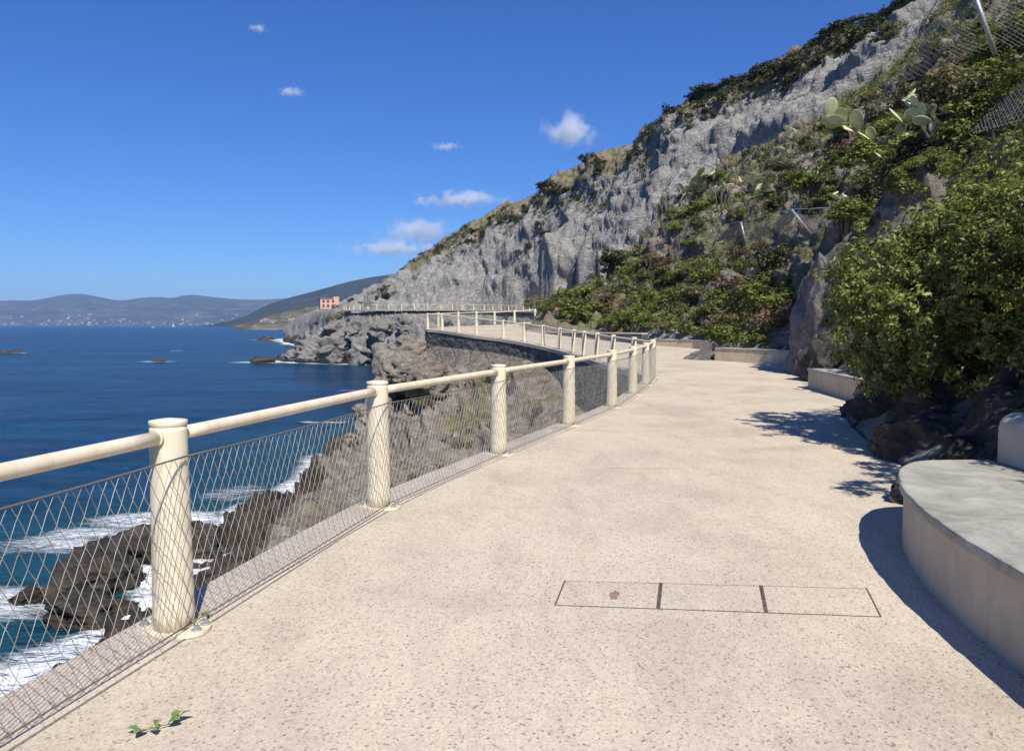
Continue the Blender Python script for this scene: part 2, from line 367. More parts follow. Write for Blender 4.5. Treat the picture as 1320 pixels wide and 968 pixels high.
    leaf('leaf_pale', (0.12, 0.15, 0.07), (0.36, 0.40, 0.24))
    leaf('leaf_fresh', (0.07, 0.13, 0.02), (0.20, 0.30, 0.05))
    m, n, l, b = mat("bark"); c = ramp(n, l, noise_(n, l, coords(n, l, (6, 6, 1)), 4, 6), [(0.3, (0.05, 0.038, 0.028)), (0.7, (0.15, 0.12, 0.09))]).outputs[0]
    l.new(c, b.inputs["Base Color"]); b.inputs["Roughness"].default_value = 0.9; M['bark'] = m
    m, n, l, b = mat("cactus_pad"); co = coords(n, l)
    c = ramp(n, l, noise_(n, l, co, 3, 5), [(0.3, (0.38, 0.42, 0.20)), (0.65, (0.60, 0.61, 0.37))]).outputs[0]
    vo = node(n, "ShaderNodeTexVoronoi", Scale=14.0); l.new(co, vo.inputs["Vector"])
    c = mixc(n, l, ramp(n, l, vo.outputs["Distance"], [(0.10, g3(0.6)), (0.18, g3(0))]).outputs[0], c, (0.16, 0.17, 0.07))
    l.new(c, b.inputs["Base Color"]); b.inputs["Roughness"].default_value = 0.6; M['cactus'] = m
    # --- houses
    m, n, l, b = mat("pink_plaster"); c = ramp(n, l, noise_(n, l, coords(n, l), 0.6, 6), [(0.3, (0.52, 0.29, 0.235)), (0.7, (0.62, 0.38, 0.31))]).outputs[0]
    l.new(c, b.inputs["Base Color"]); b.inputs["Roughness"].default_value = 0.9; M['pink'] = m
    m, n, l, b = mat("pale_plaster"); oi = n.new("ShaderNodeObjectInfo")
    c = ramp(n, l, oi.outputs["Random"], [(0.0, (0.42, 0.39, 0.34)), (0.35, (0.42, 0.33, 0.25)), (0.6, (0.42, 0.31, 0.27)), (0.8, (0.46, 0.43, 0.39)), (1.0, (0.6, 0.58, 0.55))]).outputs[0]
    l.new(c, b.inputs["Base Color"]); b.inputs["Roughness"].default_value = 0.9; M['pale'] = m
    m, n, l, b = mat("roof_tile"); c = ramp(n, l, noise_(n, l, coords(n, l), 0.8, 5), [(0.3, (0.24, 0.12, 0.085)), (0.7, (0.36, 0.20, 0.14))]).outputs[0]
    l.new(c, b.inputs["Base Color"]); b.inputs["Roughness"].default_value = 0.9; M['tile'] = m
    m, n, l, b = mat("window_dark"); b.inputs["Base Color"].default_value = (0.03, 0.035, 0.04, 1); b.inputs["Roughness"].default_value = 0.2; M['window'] = m
    m, n, l, b = mat("white_gelcoat"); b.inputs["Base Color"].default_value = (0.8, 0.8, 0.78, 1); b.inputs["Roughness"].default_value = 0.4; M['white'] = m
    # --- far hills
    m, n, l, b = mat("far_hill"); co = coords(n, l)
    c = ramp(n, l, noise_(n, l, co, 0.006, 8, 0.7), [(0.32, (0.022, 0.034, 0.018)), (0.5, (0.045, 0.06, 0.03)), (0.62, (0.10, 0.10, 0.065)), (0.75, (0.17, 0.15, 0.11))]).outputs[0]
    l.new(c, b.inputs["Base Color"]); b.inputs["Roughness"].default_value = 1.0; b.inputs["Specular IOR Level"].default_value = 0; M['hill'] = m
    m, n, l, b = mat("mid_hill"); co = coords(n, l)
    c = ramp(n, l, noise_(n, l, co, 0.02, 8, 0.7), [(0.32, (0.018, 0.025, 0.018)), (0.55, (0.035, 0.044, 0.03)), (0.72, (0.075, 0.075, 0.055))]).outputs[0]
    l.new(c, b.inputs["Base Color"]); b.inputs["Roughness"].default_value = 1.0; b.inputs["Specular IOR Level"].default_value = 0; M['hill_mid'] = m
    m, n, l, b = mat("headland_rock_scrub"); co = coords(n, l)
    c = ramp(n, l, noise_(n, l, co, 0.03, 9, 0.72), [(0.34, (0.05, 0.052, 0.03)), (0.48, (0.10, 0.095, 0.06)), (0.58, (0.20, 0.18, 0.145)), (0.75, (0.34, 0.31, 0.27))]).outputs[0]
    l.new(c, b.inputs["Base Color"]); b.inputs["Roughness"].default_value = 1.0; b.inputs["Specular IOR Level"].default_value = 0; M['head'] = m
    # --- sea
    m, n, l, b = mat("sea_water"); co = coords(n, l)
    at = node(n, "ShaderNodeVertexColor", layer_name="sea"); sep = n.new("ShaderNodeSeparateColor"); l.new(at.outputs[0], sep.inputs[0])
    pat = noise_(n, l, coords(n, l, (1, 3.5, 1)), 0.02, 5, 0.6)
    pat2 = noise_(n, l, coords(n, l, (0.5, 2.2, 1)), 0.16, 5, 0.65, 0.5)
    pat = math_(n, l, 'ADD', math_(n, l, 'MULTIPLY', pat, 0.5), math_(n, l, 'MULTIPLY', pat2, 0.5))
    deep = ramp(n, l, pat, [(0.37, (0.0008, 0.018, 0.056)), (0.50, (0.0018, 0.034, 0.096)), (0.63, (0.005, 0.060, 0.145))]).outputs[0]  # light and dark of ripples and wind streaks painted into the water colour
    c = mixc(n, l, sep.outputs[1], deep, (0.006, 0.070, 0.085))
    fn = noise_(n, l, coords(n, l, (0.8, 1.7, 1)), 1.3, 10, 0.78, 1.6)
    fm = ramp(n, l, math_(n, l, 'ADD', sep.outputs[0], math_(n, l, 'MULTIPLY', math_(n, l, 'SUBTRACT', fn, 0.5), 1.7)), [(0.38, g3(0)), (0.62, g3(0.38)), (1.2, g3(1))]).outputs[0]
    c = mixc(n, l, fm, c, (0.80, 0.84, 0.86))
    l.new(c, b.inputs["Base Color"]); b.inputs["IOR"].default_value = 1.33
    l.new(ramp(n, l, fm, [(0, g3(0.22)), (1, g3(0.9))]).outputs[0], b.inputs["Roughness"])
    b.inputs["Specular IOR Level"].default_value = 0.10
    h = math_(n, l, 'ADD', noise_(n, l, coords(n, l, (0.45, 1.0, 1)), 0.30, 4, 0.6, 0.4), math_(n, l, 'MULTIPLY', noise_(n, l, coords(n, l, (0.55, 1.0, 1)), 1.3, 5, 0.65, 0.5), 0.38))
    h = math_(n, l, 'ADD', h, math_(n, l, 'MULTIPLY', noise_(n, l, coords(n, l, (0.5, 1.0, 1)), 0.055, 3, 0.6), 2.6))
    bump(n, l, h, b, 1.0, 2.6); M['sea'] = m
build_materials()

# ------------------------------------------------------------------ plan data
POSTS = [(-2.85, -1.55, 0), (-2.30, 1.12, 0), (-1.72, 3.79, 0), (-1.13, 6.38, 0), (-.16, 9.02, 0), (.87, 11.62, 0), (1.86, 14.15, 0),
         (2.66, 16.75, .0), (3.36, 19.15, .02), (3.98, 21.6, .05), (3.90, 24.4, .07), (3.58, 27.0, .11), (3.28, 29.4, .16), (3.02, 31.9, .2),
         (2.78, 34.4, .25), (2.3, 36.8, .33), (1.58, 39.0, .46), (.67, 41.1, .6), (-.48, 43.2, .74), (-2.1, 45.3, .9), (-3.3, 47.2, 1.04),
         (-4.5, 49.3, 1.17), (-5.65, 51.3, 1.24), (-5.2, 53.9, 1.32), (-3.95, 56.1, 1.4), (-2.7, 57.9, 1.46), (-1.35, 59.2, 1.5), (.2, 60.8, 1.6), (1.9, 62.7, 1.75)]
LFAR = [(4.0, 65.5, 1.9), (6.2, 72, 2.1), (7.5, 82, 2.5), (6.5, 100, 3.0), (3, 118, 3.5), (-3, 132, 3.9), (-11, 141, 4.2), (-19, 146, 4.35), (-27, 151, 4.4),
        (-34, 160, 4.5), (-38, 172, 4.6), (-42, 190, 5.0), (-55, 230, 6.6), (-79, 300, 7.0), (-100, 350, 4.8), (-116, 400, 2.5), (-128, 450, -1.5), (-134, 520, -3)]
RIGHT = [(4.2, -8, 0), (4.2, 0, 0), (4.2, 5.4, 0), (4.0, 6.6, 0), (4.3, 8.4, 0), (5.0, 11, 0), (5.9, 13.5, 0), (6.95, 15.2, 0), (7.3, 17, 0), (7.4, 18.8, 0), (8.3, 20.3, 0), (8.7, 24, .05), (9.7, 26.6, .1),
         (7.9, 29.4, .16), (8.0, 32, .2), (9.6, 36.3, .32), (9.2, 38.4, .36), (7.0, 41.6, .5), (4.2, 45.6, .75), (2.0, 49, 1.0), (.7, 52, 1.2), (1.4, 55.3, 1.4), (3.8, 58.6, 1.65),
         (7.2, 62, 1.9), (10, 71, 2.15), (11.5, 82, 2.5), (10.5, 101, 3.0), (7, 120, 3.5), (0.2, 135, 3.9), (-8.5, 145, 4.2), (-17.5, 150, 4.35), (-24.5, 155, 4.4),
         (-30.5, 163, 4.5), (-34, 174, 4.6), (-38, 192, 5.0), (-51, 232, 6.6), (-75, 302, 7.0), (-96, 352, 4.8), (-112, 402, 2.5), (-124, 452, -1.5), (-130, 520, -3)]
WATER = [(-11, -40), (-11.5, 0), (-11, 12), (-10.2, 17.5), (-9.9, 21), (-10.6, 25), (-11.6, 28), (-11.0, 31), (-10.3, 34), (-10.2, 39), (-10.4, 44), (-10.6, 50), (-9.5, 55), (-6, 61),
         (-2, 70), (0, 84), (-1, 100), (-5, 115), (-12, 130), (-21, 143), (-27, 152), (-33, 155), (-42, 160), (-50, 167), (-55, 171), (-54, 177), (-50, 190), (-54, 215), (-66, 255), (-84, 300), (-104, 350),
         (-118, 395), (-131, 450), (-138, 480), (-140, 540), (-125, 600)]

def catmull(P, step):
    P = [Vector(p) for p in P]; P = [P[0] * 2 - P[1]] + P + [P[-1] * 2 - P[-2]]; out = []
    for i in range(1, len(P) - 2):
        k = max(2, int((P[i + 1] - P[i]).length / step))
        for j in range(k):
            t = j / k; a, b, c, d = P[i - 1], P[i], P[i + 1], P[i + 2]
            out.append(0.5 * (2 * b + (c - a) * t + (2 * a - 5 * b + 4 * c - d) * t * t + (3 * b - a - 3 * c + d) * t ** 3))
    out.append(P[-2]); return out
def offset(line, d):
    out = []
    for i, p in enumerate(line):
        t = line[min(i + 1, len(line) - 1)] - line[max(i - 1, 0)]; t.z = 0; t.normalize()
        out.append(Vector((p.x + t.y * d, p.y - t.x * d, p.z)))          # d > 0: to the right of travel
    return out
LINE = catmull(POSTS + LFAR, 0.7)
EDGE = offset(LINE, -0.23)
RLINE = catmull(RIGHT, 2.0)
Larr = np.array([tuple(p) for p in catmull(POSTS + LFAR, 2.6)], np.float32); Rarr = np.array([tuple(p) for p in catmull(RIGHT, 3.0)], np.float32)
Warr = np.array(WATER, np.float32)

def dist_line(P, A, z=None):
    d = np.full(len(P), 1e9, np.float32); zz = np.zeros(len(P), np.float32)
    for i in range(len(A) - 1):
        a, b = A[i, :2], A[i + 1, :2]; ab = b - a; t = np.clip(((P - a) @ ab) / float(ab @ ab + 1e-9), 0, 1)
        q = P - (a + t[:, None] * ab); dd = (q * q).sum(1); m = dd < d; d = np.where(m, dd, d)
        if A.shape[1] > 2: zz = np.where(m, A[i, 2] + t * (A[i + 1, 2] - A[i, 2]), zz)
    return np.sqrt(d), zz
def inside(P, poly):
    r_ = np.zeros(len(P), bool); n = len(poly)
    for i in range(n):
        a, b = poly[i], poly[(i + 1) % n]
        if a[1] == b[1]: continue
        c = ((a[1] > P[:, 1]) != (b[1] > P[:, 1])) & (P[:, 0] < (b[0] - a[0]) * (P[:, 1] - a[1]) / (b[1] - a[1]) + a[0]); r_ ^= c
    return r_
PATHPOLY = np.concatenate([Larr[:, :2], Rarr[::-1, :2]])
LANDPOLY = np.concatenate([Warr, np.array([(2000, 600), (2000, -40)], np.float32)])
LEFTPOLY = np.concatenate([Larr[:, :2], np.array([(-134, 900), (-2000, 900), (-2000, -200), (-2.85, -200)], np.float32)])

# right-hand control points: (px, py, distance ahead)
CP = []
SKY = [(500, 360, 190), (525, 343, 172), (550, 328, 168), (600, 295, 165), (650, 268, 155), (700, 241, 138), (760, 205, 128), (820, 172, 113), (860, 152, 110), (900, 130, 106), (960, 100, 99), (1000, 84, 96), (1050, 60, 91), (1090, 43, 88), (1130, 24, 85), (1180, -2, 80), (1250, -40, 75), (1330, -80, 70)]
for px, py, Y in SKY:
    p = unproj(px, py, Y); CP.append(p); CP.append((p[0] * 1.15, p[1] * 1.15, p[2] * 1.06)); CP.append((p[0] * 1.6, p[1] * 1.6, p[2] * 1.0))
for t in [(430, 391, 300), (470, 376, 245), (450, 384, 275), (405, 406, 345), (560, 370, 153), (600, 365, 149), (600, 332, 157), (640, 350, 143), (660, 330, 139), (660, 298, 148),
          (700, 330, 114), (700, 288, 126), (760, 300, 98), (760, 255, 110), (850, 268, 80), (850, 215, 98), (900, 190, 95), (930, 212, 72), (980, 150, 88), (1050, 160, 62), (1090, 100, 76), (1180, 80, 54), (1150, 50, 72),
          (660, 397, 57), (668, 372, 60), (690, 350, 62), (720, 337, 64), (760, 325, 65), (800, 315, 64), (840, 305, 62), (870, 288, 59), (700, 385, 56), (760, 385, 53), (820, 380, 51), (860, 350, 53), (900, 340, 50), (850, 402, 46), (790, 410, 48),
          (950, 400, 38), (920, 380, 42), (960, 345, 43), (1000, 332, 38), (1000, 282, 43), (940, 290, 52), (950, 250, 60), (1050, 242, 38), (1040, 205, 46), (1100, 200, 34), (1110, 160, 42), (1150, 150, 33), (1200, 62, 34), (1200, 120, 28), (1300, 32, 30), (1250, 0, 40),
          (1040, 380, 25), (1060, 330, 25), (1090, 300, 24), (1150, 350, 16), (1150, 260, 20), (1250, 260, 14), (1320, 160, 14), (1320, 80, 20), (1250, 150, 21), (1330, 330, 9), (1250, 380, 11), (1180, 420, 12.5)]:
    CP.append(unproj(*t))
CP += [(4.7, 5, .5), (5.0, 7.0, .75), (5.6, 9, .8), (6.2, 11, .85), (7.0, 13, .9), (8.3, 16.5, .9), (8.5, 18.5, .8), (6.5, 5, 1.8), (9, 5, 3.6), (4.8, 0, .6), (8, 0, 2.6), (15, 0, 8), (14, 8, 8), (25, 5, 17), (40, 15, 30), (60, 40, 40),
       (4.8, -10, .6), (9, -10, 3), (30, -20, 18), (70, 80, 48), (120, 150, 60), (150, 60, 80), (120, 0, 70), (9.6, 20, .9), (10.6, 26.5, .7), (9.2, 30, .6), (9.4, 33, .6), (11, 37, .9)]
for p in Rarr[::2]: CP.append((float(p[0]), float(p[1]), float(p[2]) + 0.05))
CP = np.array(CP, np.float64)
def rbf_fit(C, lam=0.4):
    d = np.sqrt(((C[:, None, :2] - C[None, :, :2]) ** 2).sum(2)); n = len(C)
    A = np.zeros((n + 3, n + 3)); A[:n, :n] = -d - 0 + lam * np.eye(n) * 1.0; A[:n, n] = 1; A[:n, n + 1:] = C[:, :2]; A[n:, :n] = A[:n, n:].T
    b = np.zeros(n + 3); b[:n] = C[:, 2]; return np.linalg.solve(A, b)
RB = rbf_fit(CP, 0.25)
def rbf(P):
    out = np.full(len(P), RB[-3], np.float32) + P @ RB[-2:].astype(np.float32)
    for i in range(len(CP)):
        dx = P[:, 0] - np.float32(CP[i, 0]); dy = P[:, 1] - np.float32(CP[i, 1]); out -= np.float32(RB[i]) * np.sqrt(dx * dx + dy * dy)
    return out

def terrain_fields(P):
    dL, zL = dist_line(P, Larr); dR, zR = dist_line(P, Rarr); dW, _ = dist_line(P, Warr)
    inp = inside(P, PATHPOLY); land = inside(P, LANDPOLY); left = inside(P, LEFTPOLY) & ~inp
    Y = P[:, 1]
    wall = 0.9 + 0.9 * sstep(20, 27, Y) * (1 - sstep(28, 42, Y)) - 0.6 * sstep(34, 46, Y)
    u = dL / (dL + dW + 1e-6)
    cove = sstep(14, 24, Y) * (1 - sstep(37, 44, Y))
    shape = np.power(u, 0.66 + 0.22 * cove)
    zl = (zL - wall) + (SEA - 0.15 - (zL - wall)) * shape
    zl = np.where(land, zl, SEA - 0.15 - np.minimum(dW * 0.55, 5))
    zr = np.maximum(rbf(P), zR - 0.03 + 0.35 * np.minimum(dR, 0.8) + 0.10 * np.minimum(dR, 4))
    z = np.where(inp, np.minimum(zL, zR) - 0.55, np.where(left, zl, zr))
    return z, dL, dR, dW, inp, left, land, u

# ------------------------------------------------------------------ terrain mesh (denser near, coarser far)
def build_terrain():
    ang = np.concatenate([np.linspace(-62, -37, 60, endpoint=False), np.linspace(-37, 37, 820), np.linspace(37.4, 68, 70)[1:]])
    a = np.radians(ang).astype(np.float32)
    rr = [2.2]
    while rr[-1] < 640:
        k = 0.0115 if rr[-1] < 14 else (0.006 if rr[-1] < 75 else (0.0042 if rr[-1] < 95 else 0.0028 if rr[-1] < 175 else 0.009)); rr.append(rr[-1] * (1 + k))
    rr = np.array(rr, np.float32); na, nr = len(a), len(rr)
    X = (rr[:, None] * np.sin(a)[None, :]).ravel(); Y = (rr[:, None] * np.cos(a)[None, :]).ravel()
    P = np.stack([X, Y], 1).astype(np.float32)
    z, dL, dR, dW, inp, left, land, u = terrain_fields(P)
    Z = z.reshape(nr, na)
    V = np.stack([X, Y, z], 1).astype(np.float32)
    G = V.reshape(nr, na, 3)
    du = np.gradient(G, axis=0); dv = np.gradient(G, axis=1)
    N = np.cross(dv, du).reshape(-1, 3); N /= np.linalg.norm(N, axis=1, keepdims=True) + 1e-9
    N *= np.sign(N[:, 2:3] + 1e-9)
    steep = 1 - N[:, 2]
    far = np.sqrt(X * X + Y * Y)
    # image-independent zones, by plan position and slope
    veg = np.zeros(len(P), np.float32); 
    spur = inside(P, np.array([unproj(x, y, d)[:2] for x, y, d in [(640, 400, 54), (664, 368, 61), (720, 332, 65), (800, 305, 66), (850, 262, 80), (930, 205, 74), (1050, 152, 63), (1180, 72, 56), (1300, -10, 60)]] + [(60, 20), (30, -10), (5, -10), (4.5, 5), (7, 14), (9, 22), (10, 30), (11, 38), (7, 44), (2, 50)], np.float32))
    dC, zC = rbf_crest(P); crest = 0.95 * (1 - sstep(1.2, 4.2, zC - z + 1.5 * fbm(np.c_[P, z], 7, 2, 33))) * (1 - sstep(6, 12, dC)) * (1 - sstep(0.5, 0.75, steep))
    vn = fbm(np.c_[P, z], 5.0, 4, 231)
    veg = np.where(spur & ~left, 1.0, 0.0) * (0.12 + 0.95 * sstep(-0.22, 0.18, vn)) * (0.5 + 0.5 * (1 - sstep(0.25, 0.55, steep)))
    veg = np.maximum(veg, crest)
    cliff = np.where(~left & ~inp, 1.0, 0.0) * np.where(spur, 0.25, 1.0)
    cliff = np.maximum(cliff, np.where(left, sstep(60, 110, Y) * 0.62 + 0.25 * sstep(0.1, 0.5, fbm(np.c_[P, z], 9, 3, 5)), 0))
    cliff = np.where(inp & (Y > 60), 0.8, cliff)
    nz = fbm(np.c_[P, z], 6, 3, 21); flatk = 1 - sstep(0.38, 0.6, steep)
    veg = np.where(left & (far > 30), np.maximum(veg, sstep(-0.12, 0.3, nz) * 0.75 * flatk * sstep(1.8, 3.5, z - SEA) * (1 - sstep(60, 75, Y))), veg)
    veg = np.where(left & (Y > 165), np.maximum(veg, flatk * sstep(-0.1, 0.4, nz) * 0.7 * sstep(4, 7, z - SEA)), veg)
    wet = np.where(left, 1 - sstep(0.1, 0.8, z - SEA + nz * 0.6), 0)
    wet = np.where(left & (Y > 140), 1 - sstep(0.8, 4.2, z - SEA + nz * 2.5), wet)
    # displacement
    V3 = V.copy()
    st = V3 @ np.array([[0.80, 0.1, 0.55], [-0.1, 1, 0.0], [-0.58, 0.0, 0.8]], np.float32)
    st = st * np.array([0.55, 0.55, 2.0], np.float32)
    big = facets(V3 + 1.2 * np.stack([perlin(V3, 5, 3), perlin(V3, 5, 4), perlin(V3, 5, 5)], 1), 5.5, 2)
    big2 = facets(st * np.array([.8, .8, .55], np.float32) + 2.2 * np.stack([perlin(V3, 9, 6), perlin(V3, 9, 7), perlin(V3, 9, 8)], 1), 8.0, 19)
    mid = facets(V3 + 0.4 * np.stack([perlin(V3, 1.6, 13), perlin(V3, 1.6, 14), perlin(V3, 1.6, 15)], 1), 1.7, 9)
    rid = ridged(st, 5.0, 5, 31, 0.55); fin = ridged(V3, 1.1, 3, 41)
    low = fbm(V3, 14, 3, 51)
    d_path = np.minimum(dL, dR); fade = np.where(Y > 110, sstep(0.05, 0.8, d_path), sstep(0.15, 2.2, d_path))
    amp_c = cliff * (1 - veg * 0.8)
    D = amp_c * (1.4 * big2 + 0.75 * big + 0.50 * mid + 0.30 * rid + 0.16 * fin + 1.3 * low * sstep(4, 14, d_path)) \
        + (1 - amp_c) * (0.28 * big + np.where(left, 0.34, 0.20) * mid + np.where(left, 0.40, 0.22) * rid + np.where(left, 0.30, 0.12) * fin) * np.where(left, np.where(far < 36, 1.05, 1.9), 1.0 + 1.3 * sstep(16, 30, far))
    scale = sstep(3, 30, far) * 0.75 + 0.25
    D = D * fade * scale * np.where(left & (Y > 125), 1.7, 1.0)
    D = np.where(inp, 0, D); D = np.where(~land, D * 0.5, D)
    V3 = V3 + N * D[:, None]
    lowlim = np.where(inp, -1e3, V3[:, 2]); V3[:, 2] = np.where(left & land & (dW < 1e9), V3[:, 2], V3[:, 2])
    idx = np.arange(nr * na).reshape(nr, na)
    F = np.stack([idx[:-1, :-1], idx[:-1, 1:], idx[1:, 1:], idx[1:, :-1]], -1).reshape(-1, 4)
    keep = (V3[F, 2].max(1) > SEA - 1.6)
    F = F[keep]; used = np.zeros(len(V3), bool); used[F.ravel()] = True; re = np.cumsum(used) - 1
    F = re[F]
    me = fast_mesh("terrain", V3[used], F, True)
    point_attr(me, "zone", np.stack([cliff, veg, wet], 1)[used])
    o = link("terrain", me, M['terrain']); tag(o, kind="structure")
    bvh = BVHTree.FromPolygons(V3[used].tolist(), F.tolist())
    return bvh
CREST = np.array([unproj(*t) for t in SKY], np.float32)
def rbf_crest(P):
    d, zc = dist_line(P, CREST)
    return d, zc
BVH = build_terrain()
def ground(px, py):
    h = BVH.ray_cast(Vector((0, 0, CAM_H)), pix_dir(px, py)); return h[0], h[1]
def drop(x, y, z=200):
    h = BVH.ray_cast(Vector((x, y, z)), Vector((0, 0, -1))); return h[0]

# ------------------------------------------------------------------ sea
def build_sea():
    ang = np.radians(np.concatenate([np.linspace(-75, -36, 40, endpoint=False), np.linspace(-36, 8, 500), np.linspace(9, 75, 40)])).astype(np.float32)
    rr = [6.0]
    while rr[-1] < 9000: rr.append(rr[-1] * (1.006 if rr[-1] < 80 else 1.012 if rr[-1] < 700 else 1.05))
    rr = np.array(rr, np.float32); na, nr = len(ang), len(rr)
    X = (rr[:, None] * np.sin(ang)).ravel(); Y = (rr[:, None] * np.cos(ang)).ravel(); P = np.stack([X, Y], 1).astype(np.float32)
    dW, _ = dist_line(P, Warr); land = inside(P, LANDPOLY); far = np.hypot(X, Y)
    n3 = np.c_[P, np.zeros(len(P), np.float32)]
    n1 = fbm(n3, 7, 3, 61); n2 = fbm(n3 * np.array([.6, 1.6, 1], np.float32), 20, 3, 71)
    wsc = 1 + far / 130
    reach = (2.2 + 2.6 * n1 + 2.0 * n2) * np.where(far < 60, 0.8, wsc * 0.75)
    foam = 1 - sstep(0.35, 1.0, dW / np.maximum(reach, 0.3))
    # surge streaming off the near rocks
    for cx, cy, rx, ry, s_ in [(-15.6, 21.5, 4.0, 2.8, .85), (-15.5, 27.5, 4.2, 2.6, .8), (-14.2, 31, 4, 1.8, .95), (-12.9, 35.5, 2.8, 2.4, .55), (-17.5, 18.5, 2.6, 2.6, .5)]:
        q = np.hypot((X - cx) / rx, (Y - cy) / ry); foam = np.maximum(foam, s_ * (1 - sstep(0.3, 1.1, q + 0.5 * n1)))
    for rx0, ry0, sx, sy in SEAROCKS:
        q = np.hypot((X - rx0) / (sx * 2.6), (Y - ry0) / (sy * 1.9)); foam = np.maximum(foam, 1.05 * (1 - sstep(0.35, 1.0, q + 0.35 * n1)))
    for px, py, L_, W_ in [(230, 452, 4, 1.6), (440, 450, 10, 2.5), (452, 503, 4, .6), (420, 545, 3, .7)]:
        cx, cy, _ = onz(px, py, SEA); q = np.hypot((X - cx) / L_, (Y - cy) / W_); foam = np.maximum(foam, .8 * (1 - sstep(0.3, 1.0, q + 0.4 * n1)))
    foam = np.where(land, 1 - sstep(0, 3, dW) * 0.4, foam)
    shal = np.where(land, 1, 1 - sstep(1, 16, dW + 4 * n2)) * 0.75
    swell = 0.10 * perlin(n3 * np.array([.5, 1, 1], np.float32), 4.5, 81) + 0.05 * perlin(n3, 1.4, 82)
    Zs = SEA + np.where(far < 200, swell * (1 - sstep(60, 200, far)), 0) + foam * 0.12 * (perlin(n3, 0.8, 90) + .3) * (far < 70)
    idx = np.arange(nr * na).reshape(nr, na)
    F = np.stack([idx[:-1, :-1], idx[:-1, 1:], idx[1:, 1:], idx[1:, :-1]], -1).reshape(-1, 4)
    inl = land & (dW > 14); F = F[~inl[F].all(1)]
    me = fast_mesh("sea", np.c_[P, Zs], F, True); point_attr(me, "sea", np.stack([foam, shal, foam * 0], 1))
    tag(link("sea", me, M['sea']), kind="structure")
def sea_at(px, py): p = onz(px, py, SEA); return p
_r = [(204, 466, 22), (15, 455, 26), (343, 438, 26), (338, 467, 40)]
SEAROCKS = []
for px, py, wpx in _r:
    x, y, _ = sea_at(px, py); s_ = wpx * y / FPX / 2; SEAROCKS.append((x, y, s_, s_ * 0.8))
build_sea()

# ------------------------------------------------------------------ far hills
def hill(name, D, depth, prof, m, base_noise, x0, x1, seed, n=260):
    """ridge line prof: (px, py) heights at distance D+depth"""
    px = np.linspace(x0, x1, n); t = np.linspace(0, 1.6, 60)
    pxs = np.array([p[0] for p in prof], float); hz = np.array([(418.5 - p[1]) / FPX * (D + depth) + CAM_H for p in prof])
    h = np.interp(px, pxs, hz)
    k = np.ones(5) / 5; h = np.convolve(np.pad(h, 2, mode='edge'), k, mode='valid')
    uu = (px - 660) / FPX
    T, U = np.meshgrid(t, uu, indexing='ij'); H = np.broadcast_to(h, T.shape)
    Dd = D + depth * T; X = U * Dd; Y = Dd
    P = np.stack([X.ravel(), Y.ravel(), np.zeros(X.size)], 1).astype(np.float32)
    nz = ridged(P, depth * 0.5, 4, seed).reshape(X.shape)
    s_ = np.where(T < 1, np.power(np.clip(T, 0, 1), 0.8), 1 - (T - 1) * 0.9)
    Z = (SEA - 2) + (H - SEA + 2) * s_ + nz * base_noise * np.clip(T * 3, 0, 1) * np.clip(np.abs(1 - T) * 2 + .12, 0, 1)
    V = np.stack([X.ravel(), Y.ravel(), Z.ravel()], 1); r_, c_ = X.shape
    idx = np.arange(r_ * c_).reshape(r_, c_); F = np.stack([idx[:-1, :-1], idx[:-1, 1:], idx[1:, 1:], idx[1:, :-1]], -1).reshape(-1, 4)
    tag(link(name, fast_mesh(name, V, F, True), m), kind="structure")
    return BVHTree.FromPolygons(V.tolist(), F.tolist())
far_prof = [(-700, 392), (-420, 380), (-250, 389), (-100, 382), (-40, 390), (0, 388), (20, 387), (40, 388), (60, 385), (80, 381), (98, 379), (115, 380), (135, 384), (155, 388), (172, 386), (185, 384), (208, 383), (222, 385), (240, 381), (255, 380.5), (275, 383), (300, 386), (330, 387), (360, 386), (420, 380), (520, 385)]
BH1 = hill("mountains", 6000, 1600, far_prof, M['hill'], 26, -700, 520, 101, 420)
mid_prof = [(268, 421), (300, 413), (320, 407), (345, 394), (375, 384), (410, 375), (450, 364), (480, 358), (510, 354), (560, 345), (640, 345)]
BH2 = hill("wooded_hill", 2500, 500, mid_prof, M['hill_mid'], 9, 262, 640, 121, 200)
head_prof = [(306, 421), (322, 417), (340, 411), (352, 406), (375, 401), (405, 396), (430, 391), (470, 384), (540, 380)]
BH3 = hill("headland", 1150, 130, head_prof, M['head'], 7, 302, 540, 131, 160)

